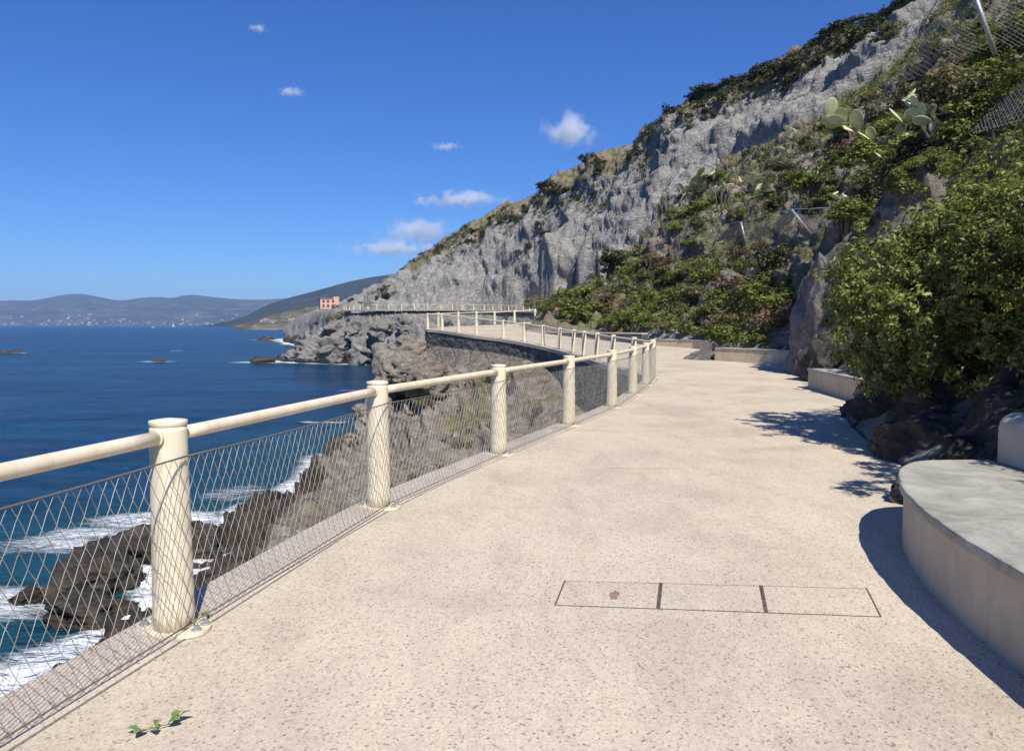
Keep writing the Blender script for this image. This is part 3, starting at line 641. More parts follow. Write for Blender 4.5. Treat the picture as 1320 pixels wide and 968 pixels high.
# ------------------------------------------------------------------ footpath, kerb, wall
def strip(A, B, z_off=0.0, nx=6):
    V = []; F = []
    for a, b in zip(A, B):
        for k in range(nx + 1): V.append(a.lerp(b, k / nx) + Vector((0, 0, z_off)))
    for i in range(len(A) - 1):
        for k in range(nx): q = i * (nx + 1) + k; F.append((q, q + 1, q + nx + 2, q + nx + 1))
    return V, F
def pair_right(A):
    """for every station of the left line the matching point on the right line (monotone)"""
    la = [0.0]; lb = [0.0]
    anchorsA = [0, 2, 5, 7, 9, 12, 15, 19, 22, 24, 28]; anchorsB = [0, 3, 6, 9, 11, 13, 15, 19, 20, 21, 23]
    RL = [Vector(p) for p in RIGHT]
    def cum(L):
        c = [0.0]
        for i in range(1, len(L)): c.append(c[-1] + (L[i] - L[i - 1]).length)
        return c
    cr = cum(RLINE)
    def near(L, p): return min(range(len(L)), key=lambda i: (L[i].xy - p.xy).length)
    full = [Vector(p) for p in POSTS + LFAR]
    ia = [near(A, full[i]) for i in anchorsA] + [near(A, full[j]) for j in range(29, len(full))]
    ib = [near(RLINE, RL[i]) for i in anchorsB] + [near(RLINE, RL[min(j - 29 + 24, len(RL) - 1)]) for j in range(29, len(full))]
    ca = cum(A); out = []
    for i in range(len(A)):
        q = np.interp(ca[i], [ca[k] for k in ia], [cr[k] for k in ib])
        k = min(max(np.searchsorted(cr, q), 1), len(cr) - 1); t = (q - cr[k - 1]) / max(1e-6, cr[k] - cr[k - 1])
        out.append(RLINE[k - 1].lerp(RLINE[k], min(1, max(0, t))))
    return out
NP = max(i for i, p in enumerate(LINE) if p.y < 172 and p.x > -39)
Ls = LINE[:NP]
INNER = offset(LINE, 0.135)[:NP]
V, F = strip(INNER, pair_right(LINE)[:NP], 0, 8)
me = bpy.data.meshes.new("footpath"); me.from_pydata([tuple(v) for v in V], [], F); me.update()
tag(link("footpath", me, M['path']), kind="structure")
k0, k1 = offset(LINE, -0.23)[:NP], offset(LINE, 0.123)[:NP]
V = []; F = []
for a, b in zip(k0, k1):
    V += [a + Vector((0, 0, -.16)), a + Vector((0, 0, .012)), a.lerp(b, .06) + Vector((0, 0, .022)), a.lerp(b, .94) + Vector((0, 0, .012)), b + Vector((0, 0, .004)), b + Vector((0, 0, -.12))]
for i in range(len(k0) - 1):
    for k in range(5): F.append((i * 6 + k, i * 6 + k + 1, i * 6 + k + 7, i * 6 + k + 6))
me = bpy.data.meshes.new("kerb"); me.from_pydata([tuple(v) for v in V], [], F); me.update()
tag(link("kerb", me, M['kerb']), kind="structure")
NW = max(i for i, p in enumerate(LINE) if p.y < 60)
w0, w1 = offset(LINE, -0.19)[:NW], offset(LINE, 0.16)[:NW]
V = []; F = []
for a, b in zip(w0, w1):
    dz = 3.2
    V += [a + Vector((0, 0, -.13)), a + Vector((0, 0, -dz)), b + Vector((0, 0, -.165)), b + Vector((0, 0, -dz))]
for i in range(len(w0) - 1):
    q = i * 4; F += [(q, q + 1, q + 5, q + 4), (q + 2, q, q + 4, q + 6), (q + 3, q + 2, q + 6, q + 7)]
me = bpy.data.meshes.new("retaining_wall"); me.from_pydata([tuple(v) for v in V], [], F); me.update()
tag(link("retaining_wall", me, M['stone']), "dark stone retaining wall holding up the seaward edge of the footpath", "wall")

# ------------------------------------------------------------------ railings
def flat(v): return Vector((v.x, v.y, 0))
def post_meshes():
    mb = MB(); mb.lathe([(0.100, 0.016), (0.099, 0.10), (0.093, 0.6), (0.088, 1.02), (0.088, 1.045)], 28); post = mb
    cap = MB(); cap.lathe([(0.0885, 1.047), (0.0905, 1.049), (0.091, 1.068), (0.0895, 1.073), (0.03, 1.082)], 28)
    pl = MB(); poly = []
    for k in range(32):
        q = 2 * math.pi * k / 32; poly.append((0.19 * math.copysign(abs(math.cos(q)) ** 0.8, math.cos(q)), 0.125 * math.copysign(abs(math.sin(q)) ** 0.9, math.sin(q))))
    pl.prism(poly, 0.004, 0.024)
    bo = MB(); poly = [(0.017 * math.cos(k * math.pi / 3), 0.017 * math.sin(k * math.pi / 3)) for k in range(6)]
    bo.lathe([(0.026, 0.0), (0.026, 0.006)], 14); bo.prism(poly, 0.0065, 0.022); bo.lathe([(0.008, .0225), (0.008, 0.036)], 8)
    return post, cap, pl, bo
def net_wires(p, q, zt0, zt1, zb, sag, wdt, hgt, rad, sides, zig):
    mb = MB(); d = q - p; L_ = flat(d).length; t = flat(d).normalized(); up = Vector((0, 0, 1)); Hh = zt0 - zb
    n = max(6, round(L_ / wdt)); s_ = L_ / n; slope = wdt / hgt
    def at(s, z01):                                  # s along, z01 0 bottom..1 top
        f = s / L_; base = p.lerp(q, f); top = zt0 - sag * 4 * f * (1 - f); return Vector((base.x, base.y, base.z + zb + (top - zb) * z01))
    run = Hh / hgt * wdt
    for sgn in (1, -1):
        k0_ = -int(run / s_) - 1
        for i in range(k0_, n + int(run / s_) + 2):
            s0 = i * s_ + (0 if sgn > 0 else 0); s1 = s0 + sgn * run          # bottom to top
            rows = max(1, round(Hh / hgt * 2)) if zig else 1
            pts = []
            K = rows * (1 if not zig else 1)
            lo = 0.0; hi = 1.0
            f = lambda s: (s - s0) / (s1 - s0)
            a_, b_ = f(0), f(L_); a_, b_ = min(a_, b_), max(a_, b_); lo, hi = max(0, a_), min(1, b_)
            if hi - lo < 0.02: continue
            m_ = max(1, int(round((hi - lo) * rows)))
            for j in range(m_ + 1):
                v = lo + (hi - lo) * j / m_; s = s0 + (s1 - s0) * v
                jig = (0.003 * (1 if (j % 2) else -1) * sgn) if zig and 0 < j < m_ else 0
                pts.append(at(min(L_, max(0, s + jig)), v))
            mb.tube(pts, rad, sides, cap=False)
    return mb
def railing(label, posts, full, name="railing"):
    root = thing(name, tuple(posts[0]), label, "railing"); o0 = Vector(root.location)
    pm, cm, plm, bm_ = post_meshes(); tp = None
    posts = [Vector(p) for p in posts]; shared = {}
    for i, p in enumerate(posts):
        a = posts[max(0, i - 1)]; b = posts[min(len(posts) - 1, i + 1)]; t = flat(b - a); rz = math.atan2(t.y, t.x) + math.pi / 2
        near = (p.xy.length < 30) and full
        if not shared:
            po = pm.build('post', M['cream'], root); shared['post'] = po.data
        else: po = link('post', shared['post'], None, root)
        po.location = p - o0; po.rotation_euler = (0, 0, rz)
        if full or i == 0:
            def sub(nm, mb_, m_, loc=(0, 0, 0)):
                if nm in shared: o = link(nm, shared[nm], None, po)
                else: o = mb_.build(nm, m_, po); shared[nm] = o.data
                o.location = loc; return o
            sub('cap', cm, M['cream']); sub('base_plate', plm, M['cream'])
            if near:
                for x, y in ((0.150, 0.03), (-0.150, 0.03), (0.145, -0.05), (-0.145, -0.05)): sub('bolt', bm_, M['galv'], (x, y, 0.0245))
    for i in range(len(posts) - 1):
        p, q = posts[i] - o0, posts[i + 1] - o0; d = flat(q - p).normalized(); nrm = Vector((d.y, -d.x, 0))
        near = posts[i].xy.length < 26
        z = Vector((0, 0, 0.995)); g = 0.086
        mb = MB(); mb.tube([p + z + d * g, p + z + d * .3, q + z - d * .3, q + z - d * g], 0.0345, 18 if near else 8); mb.build('handrail', M['cream'], root)
        if full and near:
            for c_, sg in ((p, 1), (q, -1)):
                mb = MB(); e = c_ + z + d * sg * (g + .006); e2 = e + d * sg * 0.012; mb.tube([e, e2], 0.041, 18); mb.build('rail_collar', M['cream'], root)
        off = nrm * 0.103; pa, qa = p + off, q + off
        dist = posts[i].xy.length
        if dist < 12: mb = net_wires(pa, qa, .895, .895, .045, .012, .0715, .132, .0016, 5, True)
        elif dist < 30: mb = net_wires(pa, qa, .895, .895, .045, .012, .0715, .132, .0014, 4, False)
        elif full: mb = net_wires(pa, qa, .895, .895, .045, .0, .0715, .132, .0011, 3, False)
        else: mb = None
        if mb: mb.build('wire_net', M['wire'], root)
        if dist < 60:
            mb = MB(); 
            for zz, sg in ((.897, .012), (.046, .0)):
                pts = [pa.lerp(qa, k / 10) + Vector((0, 0, zz - sg * 4 * (k / 10) * (1 - k / 10))) for k in range(11)]
                mb.tube(pts, 0.0042 if near else .004, 6)
            mb.build('edge_cable', M['cable'], root)
    return root
railing("cream tubular railing with diamond wire net along the near footpath edge", POSTS, True)
far_line = [p for p in catmull(LFAR, 0.5) if p.y > 119 and p.y < 171]
st = [far_line[0]]
for p in far_line:
    if (p - st[-1]).length > 2.7: st.append(p)
railing("distant cream railing along the path below the grey cliff", st, False)

# ------------------------------------------------------------------ benches and low walls
def curb_poly(front, back): return [tuple(p) for p in front] + [tuple(p) for p in reversed(back)]
def smooth2(P, n=5): return [(v.x, v.y) for v in catmull([(x, y, 0) for x, y in P], 0.07)]
def inset(front, d):
    L_ = offset([Vector((x, y, 0)) for x, y in front], d); return [(p.x, p.y) for p in L_]
# big bench, front line runs away from the camera
b1 = thing("stone_bench", (2.9, 4.2, 0), "long curved stone bench with grey slab top at the right foreground", "bench")
fr = smooth2([(2.05, 0.4), (2.10, 1.6), (2.17, 2.6), (2.235, 3.3), (2.30, 3.85), (2.41, 4.4), (2.60, 5.02), (2.82, 5.5), (2.99, 5.78), (3.22, 6.0), (3.5, 6.06)])
bk = [(3.80, 0.4), (3.82, 3), (3.82, 6.0)]
o = MB().prism(curb_poly(inset(fr, 0.035), bk)[::-1], -0.02, 0.405).build("base", M['plaster'], b1, (-2.9, -4.2, 0))
fr_ = [(x + .005 * math.sin(17 * y) * math.sin(6.1 * y + 1) + .0025 * math.sin(41 * y), y + .003 * math.sin(23 * x)) for x, y in fr]
top = curb_poly(fr_, [(3.83, 0.4), (3.83, 3), (3.83, 6.06)])[::-1]
o = MB().prism(top, 0.408, 0.472).build("seat_slab", M['slate'], b1, (-2.9, -4.2, 0), bevel=0.018)
bw_ = thing("low_wall", (3.9, 4.5, 0), "whitewashed rounded low wall behind the foreground bench", "wall")
def stadium(hw, n=14):
    cx_, y1 = 4.02, 5.85
    return [(cx_ + hw, 0.4)] + [(cx_ + hw * math.cos(math.pi * k / n), y1 + hw * math.sin(math.pi * k / n)) for k in range(n + 1)] + [(cx_ - hw, 0.4)]
MB().prism(stadium(.22), -0.02, 0.472).build("wall_base", M['whitewash'], bw_, (-3.9, -4.5, 0))
vs = []; lv = [(.22, .475), (.222, .62), (.222, .74), (.212, .79), (.185, .83), (.14, .857), (.07, .868)]
for hw, z in lv: vs += [(x, y, z) for x, y in stadium(hw)]
nn = len(vs) // len(lv)
fs = [(i * nn + k, i * nn + (k + 1) % nn, (i + 1) * nn + (k + 1) % nn, (i + 1) * nn + k) for i in range(len(lv) - 1) for k in range(nn)] + [tuple((len(lv) - 1) * nn + k for k in range(nn))]
MB().add(vs, fs, True).build("coping", M['whitewash'], bw_, (-3.9, -4.5, 0))

def bench(name, label, cat, front, depth, z, h, slab=0.06, mtop='slate', side=1, wallm='plaster'):
    c = front[len(front) // 2]; root = thing(name, (c[0], c[1], z), label, cat)
    fl = [Vector((x, y, 0)) for x, y in front]; bk_ = offset(fl, depth * side)
    poly = [(p.x - c[0], p.y - c[1]) for p in fl] + [(p.x - c[0], p.y - c[1]) for p in reversed(bk_)]
    f2 = offset(fl, -0.03 * side); b2 = offset(fl, (depth + .03) * side)
    poly2 = [(p.x - c[0], p.y - c[1]) for p in f2] + [(p.x - c[0], p.y - c[1]) for p in reversed(b2)]
    ar = lambda P: sum(P[i - 1][0] * P[i][1] - P[i][0] * P[i - 1][1] for i in range(len(P)))
    if ar(poly) < 0: poly.reverse()
    if ar(poly2) < 0: poly2.reverse()
    MB().prism(poly, -0.3, h - slab - .003).build("base", M[wallm], root)
    MB().prism(poly2, h - slab, h).build("seat_slab", M[mtop], root, bevel=0.012)
bench("stone_bench", "short stone bench between the dark buttress and the rocks under the shrub", "bench", [(6.85, 14.6), (7.05, 16.6), (7.28, 18.7)], .6, 0, .48)
bench("stone_bench", "long low stone bench between the dark buttress and the far bend", "bench", [(9.75, 26.4), (8.9, 27.9), (7.85, 29.5)], .6, .12, .54, side=1)
bench("stone_bench", "small pale stone bench on the far side of the widened bend", "bench", [(9.6, 36.6), (9.1, 38.2), (7.55, 40.2)], .7, .36, .42)
bench("low_wall", "long low stone wall at the foot of the bushy spur", "wall", [(7.0, 41.2), (5.0, 44.2), (3.2, 46.9), (1.6, 49.4), (.75, 51.9)], .45, .55, .55, .08, 'plaster', wallm='stone')

# ------------------------------------------------------------------ drain cover in the path
c00, c10, c11, c01 = onz(716, 780), onz(1135, 795), onz(1117, 760), onz(728, 750)
cv = thing("drain_cover", (c00[0], c00[1], 0), "flush three-panel concrete cover let into the path with dark metal strips", "cover")
A0, A1, B1, B0 = [Vector(p[:2]) - Vector(c00[:2]) for p in (c00, c10, c11, c01)]
def quad(u0, u1, v0, v1):
    f = lambda u, v: (A0.lerp(A1, u)).lerp(B0.lerp(B1, u), v)
    return [tuple(f(u0, v0)), tuple(f(u1, v0)), tuple(f(u1, v1)), tuple(f(u0, v1))]
MB().prism(quad(-.002, 1.002, -.010, 1.034), 0.001, 0.0035).build("frame", M['strip'], cv)
us = [0, .325, .657, 1.0]
for i in range(3): MB().prism(quad(us[i] + (.006 if i else .002), us[i + 1] - (.006 if i < 2 else .002), 0, 1.0), 0.002, 0.0058).build("slab", M['slab'], cv)
for i, u_ in enumerate(us):
    wd = .0062 if i in (1, 2) else .0025
    MB().prism(quad(u_ - wd, u_ + wd, -.01, 1.03), 0.003, 0.0075).build("metal_strip", M['strip'], cv)
st_ = onz(792, 768); m, n, l, b = mat("rust_stain"); 
c = ramp(n, l, noise_(n, l, coords(n, l), 40, 6), [(0.35, (0.17, 0.10, 0.065)), (0.65, (0.36, 0.26, 0.18))]).outputs[0]
l.new(c, b.inputs["Base Color"]); b.inputs["Roughness"].default_value = .9
poly = []
for k in range(28):
    q = 2 * math.pi * k / 28; r_ = 1 + .18 * math.sin(2 * q + 1) + .1 * math.sin(5 * q) + .06 * math.sin(11 * q)
    poly.append((st_[0] - c00[0] +   .024 * r_ * math.cos(q) + .012 * math.sin(q), st_[1] - c00[1] + .08 * r_ * math.sin(q)))
MB().prism(poly, 0.0061, 0.0076).build("rust_stain", m, cv)

# ------------------------------------------------------------------ foliage generators
def leaf_mesh(name, C, Rad, per, size, aspect=0.42, up=0.5, seed=0, tint_lo=0.0, tint_hi=1.0, outward=None):
    """C (k,3) sprig centres, Rad (k) sprig radii, per leaves each"""
    g = np.random.default_rng(seed); k = len(C); n = k * per
    ci = np.repeat(np.arange(k), per); d = g.normal(size=(n, 3)); d /= np.linalg.norm(d, axis=1, keepdims=True)
    rr = g.random(n) ** 0.6
    pos = C[ci] + d * (Rad[ci] * rr)[:, None]
    nm = d * 0.35 + g.normal(size=(n, 3)) * 0.50 + np.array([0, 0, up])
    if outward is not None: nm = nm + outward[ci] * 0.45
    nm /= np.linalg.norm(nm, axis=1, keepdims=True)
    ax = d * 0.9 + g.normal(size=(n, 3)) * 0.7; ax -= nm * (ax * nm).sum(1)[:, None]; ax /= np.linalg.norm(ax, axis=1, keepdims=True) + 1e-9
    sd_ = np.cross(nm, ax)
    L_ = size * (0.65 + 0.7 * g.random(n)); W_ = L_ * aspect
    b = pos - ax * (L_ * .5)[:, None]; t = pos + ax * (L_ * .5)[:, None]
    mid = pos + nm * (L_ * 0.10)[:, None]
    V = np.stack([b, mid + sd_ * (W_ * .5)[:, None], t, mid - sd_ * (W_ * .5)[:, None]], 1).reshape(-1, 3)
    F = np.arange(n * 4).reshape(n, 4)
    me = fast_mesh(name, V, F, False)
    Cf = np.asarray(C, np.float32); cl = np.clip(0.5 + 1.3 * perlin(Cf + 7.3, max(4.5 * size, .3), seed) + 0.8 * perlin(Cf, max(11 * size, .8), seed + 2), 0, 1)
    spr = (0.6 * cl + 0.4 * g.random(k))[ci]; tint = np.clip(tint_lo + (tint_hi - tint_lo) * (0.62 * spr + 0.38 * g.random(n) ** 1.3), 0, 1)
    point_attr(me, "tint", np.repeat(tint, 4)); return me
def bush_sprigs(k, seed, squash=0.75, lobes=7, shell=0.55):
    g = np.random.default_rng(seed)
    lc = g.normal(size=(lobes, 3)); lc[:, 2] = np.abs(lc[:, 2]) * .7; lc /= np.linalg.norm(lc, axis=1, keepdims=True)
    lc *= (0.35 + 0.35 * g.random(lobes))[:, None]; lr = 0.28 + 0.30 * g.random(lobes)
    li = g.integers(0, lobes, k); d = g.normal(size=(k, 3)); d /= np.linalg.norm(d, axis=1, keepdims=True)
    r_ = (shell + (1 - shell) * g.random(k)) 
    C = lc[li] + d * (lr[li] * r_)[:, None]; C[:, 2] = np.abs(C[:, 2] + .1) * squash
    return C, d
def shrub_mesh(name, seed, k=70, per=34, size=0.13, m=None, squash=.75):
    C, d = bush_sprigs(k, seed, squash); g = np.random.default_rng(seed + 5)
    me = leaf_mesh(name, C, 0.11 + 0.10 * g.random(k), per, size, .5, .5, seed, outward=d); me.materials.append(m); return me

PROTO = {}
for key, mname, seeds, k, per, size, sq in (('green', 'leaf_green', (1, 2, 3, 4), 90, 34, .105, .78), ('dark', 'leaf_dark', (5, 6, 7), 70, 30, .13, .8), ('olive', 'leaf_olive', (8, 9, 10), 60, 30, .11, .62),
                                          ('russet', 'leaf_russet', (11, 12), 50, 26, .10, .5), ('pale', 'leaf_pale', (13,), 40, 26, .16, .6), ('ridge', 'leaf_dark', (15, 16, 17), 60, 26, .15, .9)):
    PROTO[key] = [shrub_mesh("shrub_foliage_" + key, s_, k, per, size, M[mname], sq) for s_ in seeds]
def put_shrub(key, loc, r_, label, group, sz=None):
    o = bpy.data.objects.new("shrub", random.choice(PROTO[key])); COL.objects.link(o)
    o.location = (loc[0], loc[1], loc[2] - 0.12 * r_); o.rotation_euler = (random.uniform(-.15, .15), random.uniform(-.15, .15), random.uniform(0, 6.28))
    q = random.uniform(.85, 1.2); o.scale = (r_ * q, r_ / q, r_ * (sz or random.uniform(.68, .98)))
    return tag(o, label, "shrub", group)
def in_poly(x, y, poly):
    return bool(inside(np.array([[x, y]], float), np.array(poly, float))[0])
def scatter(poly, count, keyw, rmin, rmax, label, group, mind=0.7, ymax=200, ymin=0):
    xs = [p[0] for p in poly]; ys = [p[1] for p in poly]; placed = []; tries = 0
    while len(placed) < count and tries < count * 60:
        tries += 1; x = random.uniform(min(xs), max(xs)); y = random.uniform(min(ys), max(ys))
        if not in_poly(x, y, poly): continue
        h, nrm = ground(x, y)
        if h is None or not (ymin < h.y < ymax): continue
        if inside(np.array([[h.x, h.y]]), PATHPOLY)[0]: continue
        r_ = random.uniform(rmin, rmax) 
        if any((h - q).length < mind * (r_ + rq) * .5 for q, rq in placed): continue
        placed.append((h, r_)); key = random.choices(list(keyw), list(keyw.values()))[0]
        lab = label[key] if isinstance(label, dict) else label
        put_shrub(key, h, r_, lab, group if not isinstance(group, dict) else group[key])
    return placed

# spur of shrubs behind the bend
L1 = {'green': "rounded green shrub on the spur above the far bend", 'dark': "dark green shrub on the spur above the far bend", 'olive': "grey olive shrub on the spur above the far bend", 'russet': "dry russet scrub patch on the spur above the far bend"}
G1 = {k: k_ + " shrubs of the spur above the far bend" for k, k_ in (('green', 'green'), ('dark', 'dark'), ('olive', 'olive'), ('russet', 'russet'))}
spur_poly = [(655, 398), (662, 365), (700, 347), (760, 330), (800, 318), (850, 332), (905, 345), (1000, 340), (1022, 372), (1018, 425), (940, 442), (900, 430), (850, 424), (790, 418), (700, 408)]
scatter(spur_poly, 80, {'green': 6, 'dark': 2.0, 'olive': 2.2, 'russet': .9}, .9, 2.0, L1, G1, .68, 75)
# band of scrub climbing the hillside
L2 = {'green': "green shrub on the scrubby hillside above the path", 'dark': "dark shrub on the scrubby hillside above the path", 'olive': "olive scrub on the hillside above the path", 'russet': "russet scrub on the hillside above the path"}
G2 = {k: k + " shrubs climbing the hillside" for k in L2}
band = [(835, 290), (870, 245), (930, 222), (990, 185), (1060, 165), (1120, 150), (1170, 105), (1200, 60), (1235, 45), (1330, 40), (1330, 150), (1230, 185), (1180, 225), (1110, 280), (1050, 275), (985, 268), (930, 292), (880, 300)]
scatter(band, 70, {'green': 5, 'dark': 2.2, 'olive': 2.5, 'russet': .5}, .7, 1.6, L2, G2, .6, 80)
scatter([(830, 300), (1020, 290), (1040, 330), (1000, 345), (900, 345), (820, 325)], 12, {'olive': 3, 'russet': 2, 'green': 1}, .4, .9, {'green': "low green tuft on the stony bank under the net", 'olive': "low olive tuft on the stony bank under the net", 'russet': "low russet tuft on the stony bank under the net"}, {k: k + " tufts on the stony bank" for k in ('green', 'olive', 'russet')}, .8, 75)
scatter([(1085, 275), (1130, 225), (1190, 190), (1260, 165), (1240, 215), (1150, 260), (1110, 310)], 14, {'green': 5, 'olive': 1}, .5, 1.0, {'green': "green shrub just above the overhanging large shrub", 'olive': "olive shrub just above the overhanging large shrub"}, {'green': "green shrubs above the large shrub", 'olive': "olive shrubs above the large shrub"}, .6, 40)
# skyline shrubs
for i in range(len(SKY) - 1):
    a, b = SKY[i], SKY[i + 1]; n_ = max(1, int(abs(b[0] - a[0]) / 8))
    for j in range(n_):
        t = (j + random.random()) / n_; x, y, Y = [a[q] + (b[q] - a[q]) * t for q in range(3)]
        if x < 515 or random.random() < .12: continue
        p = Vector(unproj(x, y, Y)); g_ = drop(p.x, p.y)
        if g_ is None: continue
        g_ = g_ - Vector((0, 0, .25))
        r_ = random.choice((.9, 1.2, 1.5, 1.9, 2.3)) * (0.75 if x < 650 else 1.0)
        put_shrub('ridge', g_, r_, "dark shrub along the skyline crest of the grey cliff", "dark shrubs along the skyline crest", random.uniform(.42, .7))
crest_poly = [(560, 335), (640, 285), (760, 212), (900, 140), (1050, 70), (1180, 10), (1200, 40), (1150, 48), (1050, 90), (900, 160), (760, 232), (640, 300), (575, 345)]
scatter(crest_poly, 48, {'ridge': 4, 'olive': 3}, .8, 1.9, {'ridge': "small dark shrub just below the skyline crest", 'olive': "small olive scrub just below the skyline crest"}, {'ridge': "dark shrubs below the crest", 'olive': "olive scrub below the crest"}, .5, 190)
for x, y, r_ in ((697, 290, 1.5), (684, 318, 1.3), (703, 300, 1.1), (725, 262, .8), (812, 205, .9), (880, 255, 1.0), (668, 325, .9), (765, 250, .7)):
    h, _ = ground(x, y)
    if h: put_shrub('dark', h, r_, "lone dark shrub clinging to the bare grey cliff face", "shrubs on the bare cliff face")
# headland scrub
scatter([(400, 415), (430, 395), (470, 380), (500, 366), (520, 372), (480, 394), (440, 410), (420, 425)], 16, {'olive': 4, 'dark': 2}, .9, 2.2, {'olive': "olive scrub on the distant headland slope", 'dark': "dark scrub on the distant headland slope"}, {'olive': "olive scrub on the headland", 'dark': "dark scrub on the headland"}, .5, 420)
# tufts below the railing
scatter([(500, 480), (600, 470), (720, 480), (740, 560), (640, 590), (520, 640), (480, 560)], 18, {'olive': 4, 'russet': 2, 'green': 1}, .3, .75, {'olive': "olive tuft on the rocks below the near railing", 'russet': "russet tuft on the rocks below the near railing", 'green': "green tuft on the rocks below the near railing"}, {k: k + " tufts below the railing" for k in ('olive', 'russet', 'green')}, .8, 60)

# the big shrub leaning over the path on the right
def big_shrub(name, label, blobs, per_m2, leaf, seed, key, base, clip=None, nlimbs=9, per=26):
    g = np.random.default_rng(seed); C = []; D_ = []
    for (x, y, z, rx, ry, rz) in blobs:
        k = int(per_m2 * (rx * ry + ry * rz + rx * rz) * 1.5)
        d = g.normal(size=(k, 3)); d /= np.linalg.norm(d, axis=1, keepdims=True)
        q = 0.62 + 0.46 * g.random(k)
        c = np.array((x, y, z)) + d * np.array((rx, ry, rz)) * q[:, None]
        nz = perlin(c.astype(np.float32), .55, seed); c = c + d * (0.32 * nz)[:, None]
        keepm = perlin((c + 31).astype(np.float32), .42, seed + 3) > -0.22
        C.append(c[keepm]); D_.append(d[keepm])
    C = np.concatenate(C); D_ = np.concatenate(D_)
    root = thing(name, base, label, "shrub")
    me = leaf_mesh("foliage", C - np.array(base), 0.07 + 0.07 * g.random(len(C)), per, leaf, .42, .35, seed, outward=D_)
    link("foliage", me, M[key], root)
    for i in range(nlimbs):
        bx = blobs[i % len(blobs)]; p0 = Vector((base[0] + random.uniform(-.5, .5), base[1] + random.uniform(-.6, .6), base[2] - .3)); p1 = Vector(bx[:3]) + Vector((random.uniform(-.5, .5), random.uniform(-.5, .5), random.uniform(-.2, .5)))
        mid_ = p0.lerp(p1, .5) + Vector((random.uniform(-.3, .3), random.uniform(-.3, .3), .2))
        MB().tube([p - Vector(base) for p in (p0, p0.lerp(mid_, .5) + Vector((.05, .08, 0)), mid_, p1)], [.055, .045, .032, .01], 7).build("limb", M['bark'], root)
    return root
big_shrub("large_shrub", "large glossy yellow-green shrub overhanging the path at the right edge",
          [(5.6, 9.4, 2.0, 1.4, 1.5, 1.05), (6.5, 8.6, 2.35, 1.6, 1.6, 1.1), (5.0, 9.7, 1.55, .85, 1.2, .75), (7.5, 8.2, 2.8, 1.5, 1.7, 1.1), (6.1, 7.9, 1.65, 1.1, 1.1, .8), (6.6, 10.2, 2.6, 1.4, 1.4, .85), (7.6, 9.6, 3.35, 1.5, 1.5, .9), (5.25, 10.6, 2.1, .9, 1.1, .8), (6.3, 6.7, 1.75, .95, .9, .65), (6.2, 5.6, 2.2, 1.0, 1.0, .7), (7.2, 6.4, 2.6, 1.2, 1.3, .9), (5.5, 4.6, 2.4, .8, .9, .55), (5.45, 7.0, 2.6, .85, .9, .6), (5.25, 8.2, 2.1, .75, .8, .6), (5.05, 6.3, 2.2, .7, .8, .45), (4.95, 4.6, 2.35, .7, .9, .5), (5.0, 3.9, 2.9, .6, .6, .4), (4.25, 5.2, 2.3, .55, .7, .33), (4.55, 5.95, 2.3, .38, .6, .3), (4.3, 3.55, 2.35, .35, .45, .16), (5.25, 9.0, 1.2, .7, 1.0, .5), (5.9, 8.0, 1.15, .8, .8, .45), (6.9, 7.4, 1.4, 1.0, .8, .5), (5.15, 10.2, 1.25, .6, .9, .5)],  # near lobes beyond the frame edge added to shade rocks, wall and path
          78, .072, 201, 'leaf_lentisk', (6.2, 9.2, 1.3), per=38)
big_shrub("large_shrub", "bushy yellow-green shrub on the slope above the overhanging shrub, under the cacti",
          [(9.4, 14.0, 3.6, 1.6, 1.5, .95), (10.2, 13.6, 4.3, 1.5, 1.5, .95), (8.7, 15.5, 2.9, 1.2, 1.3, .75), (9.8, 15.2, 4.7, 1.4, 1.3, .7)], 34, .09, 211, 'leaf_lentisk', (9.2, 14.4, 3.2), nlimbs=5, per=32)

# ground scrub: uncountable low cover between the shrubs
def scrub():
    g = np.random.default_rng(77)
    plan = np.array([unproj(x, y, d)[:2] for x, y, d in [(640, 400, 54), (664, 368, 61), (720, 332, 65), (800, 305, 66), (850, 262, 80), (930, 205, 74), (1050, 152, 63), (1180, 72, 56), (1300, -10, 60)]] + [(38, 30), (22, 6), (9, 9), (8.5, 14), (10.5, 20), (11, 26), (11, 33), (12, 40), (9, 45), (3, 52)], np.float32)
    N_ = 60000; P = np.stack([g.uniform(-3, 40, N_), g.uniform(6, 84, N_)], 1).astype(np.float32)
    far = np.hypot(P[:, 0], P[:, 1]); ok = inside(P, plan) & (g.random(N_) < np.clip(26 / far, .25, 1)); P = P[ok]; far = far[ok]
    n_ = fbm(np.c_[P, np.zeros(len(P), np.float32)], 5.5, 3, 171); kp = n_ > -0.10; P = P[kp]
    pts = []
    for x, y in P[:21000]:
        q = drop(float(x), float(y), 90)
        if q: pts.append(tuple(q))
    C = np.array(pts, np.float32); far = np.hypot(C[:, 0], C[:, 1]); C[:, 2] += 0.12
    for nm, sel, rr_, per, sz, mm in (("low_scrub", perlin(C, 7.0, 7) > -.08, (.26, .40), 18, .14, 'leaf_green'), ("dry_scrub", perlin(C, 7.0, 7) <= -.08, (.20, .28), 14, .12, 'leaf_olive')):
        c = C[sel]; me = leaf_mesh(nm, c, rr_[0] + rr_[1] * g.random(len(c)), per, sz, .45, .6, 9, outward=np.tile(np.array([[0, 0, 1.0]]), (len(c), 1)))
        tag(link(nm, me, M[mm]), "low leafy scrub covering the hillside between the shrubs" if nm == "low_scrub" else "dry olive scrub covering the hillside between the shrubs", "scrub", None, "stuff")
scrub()
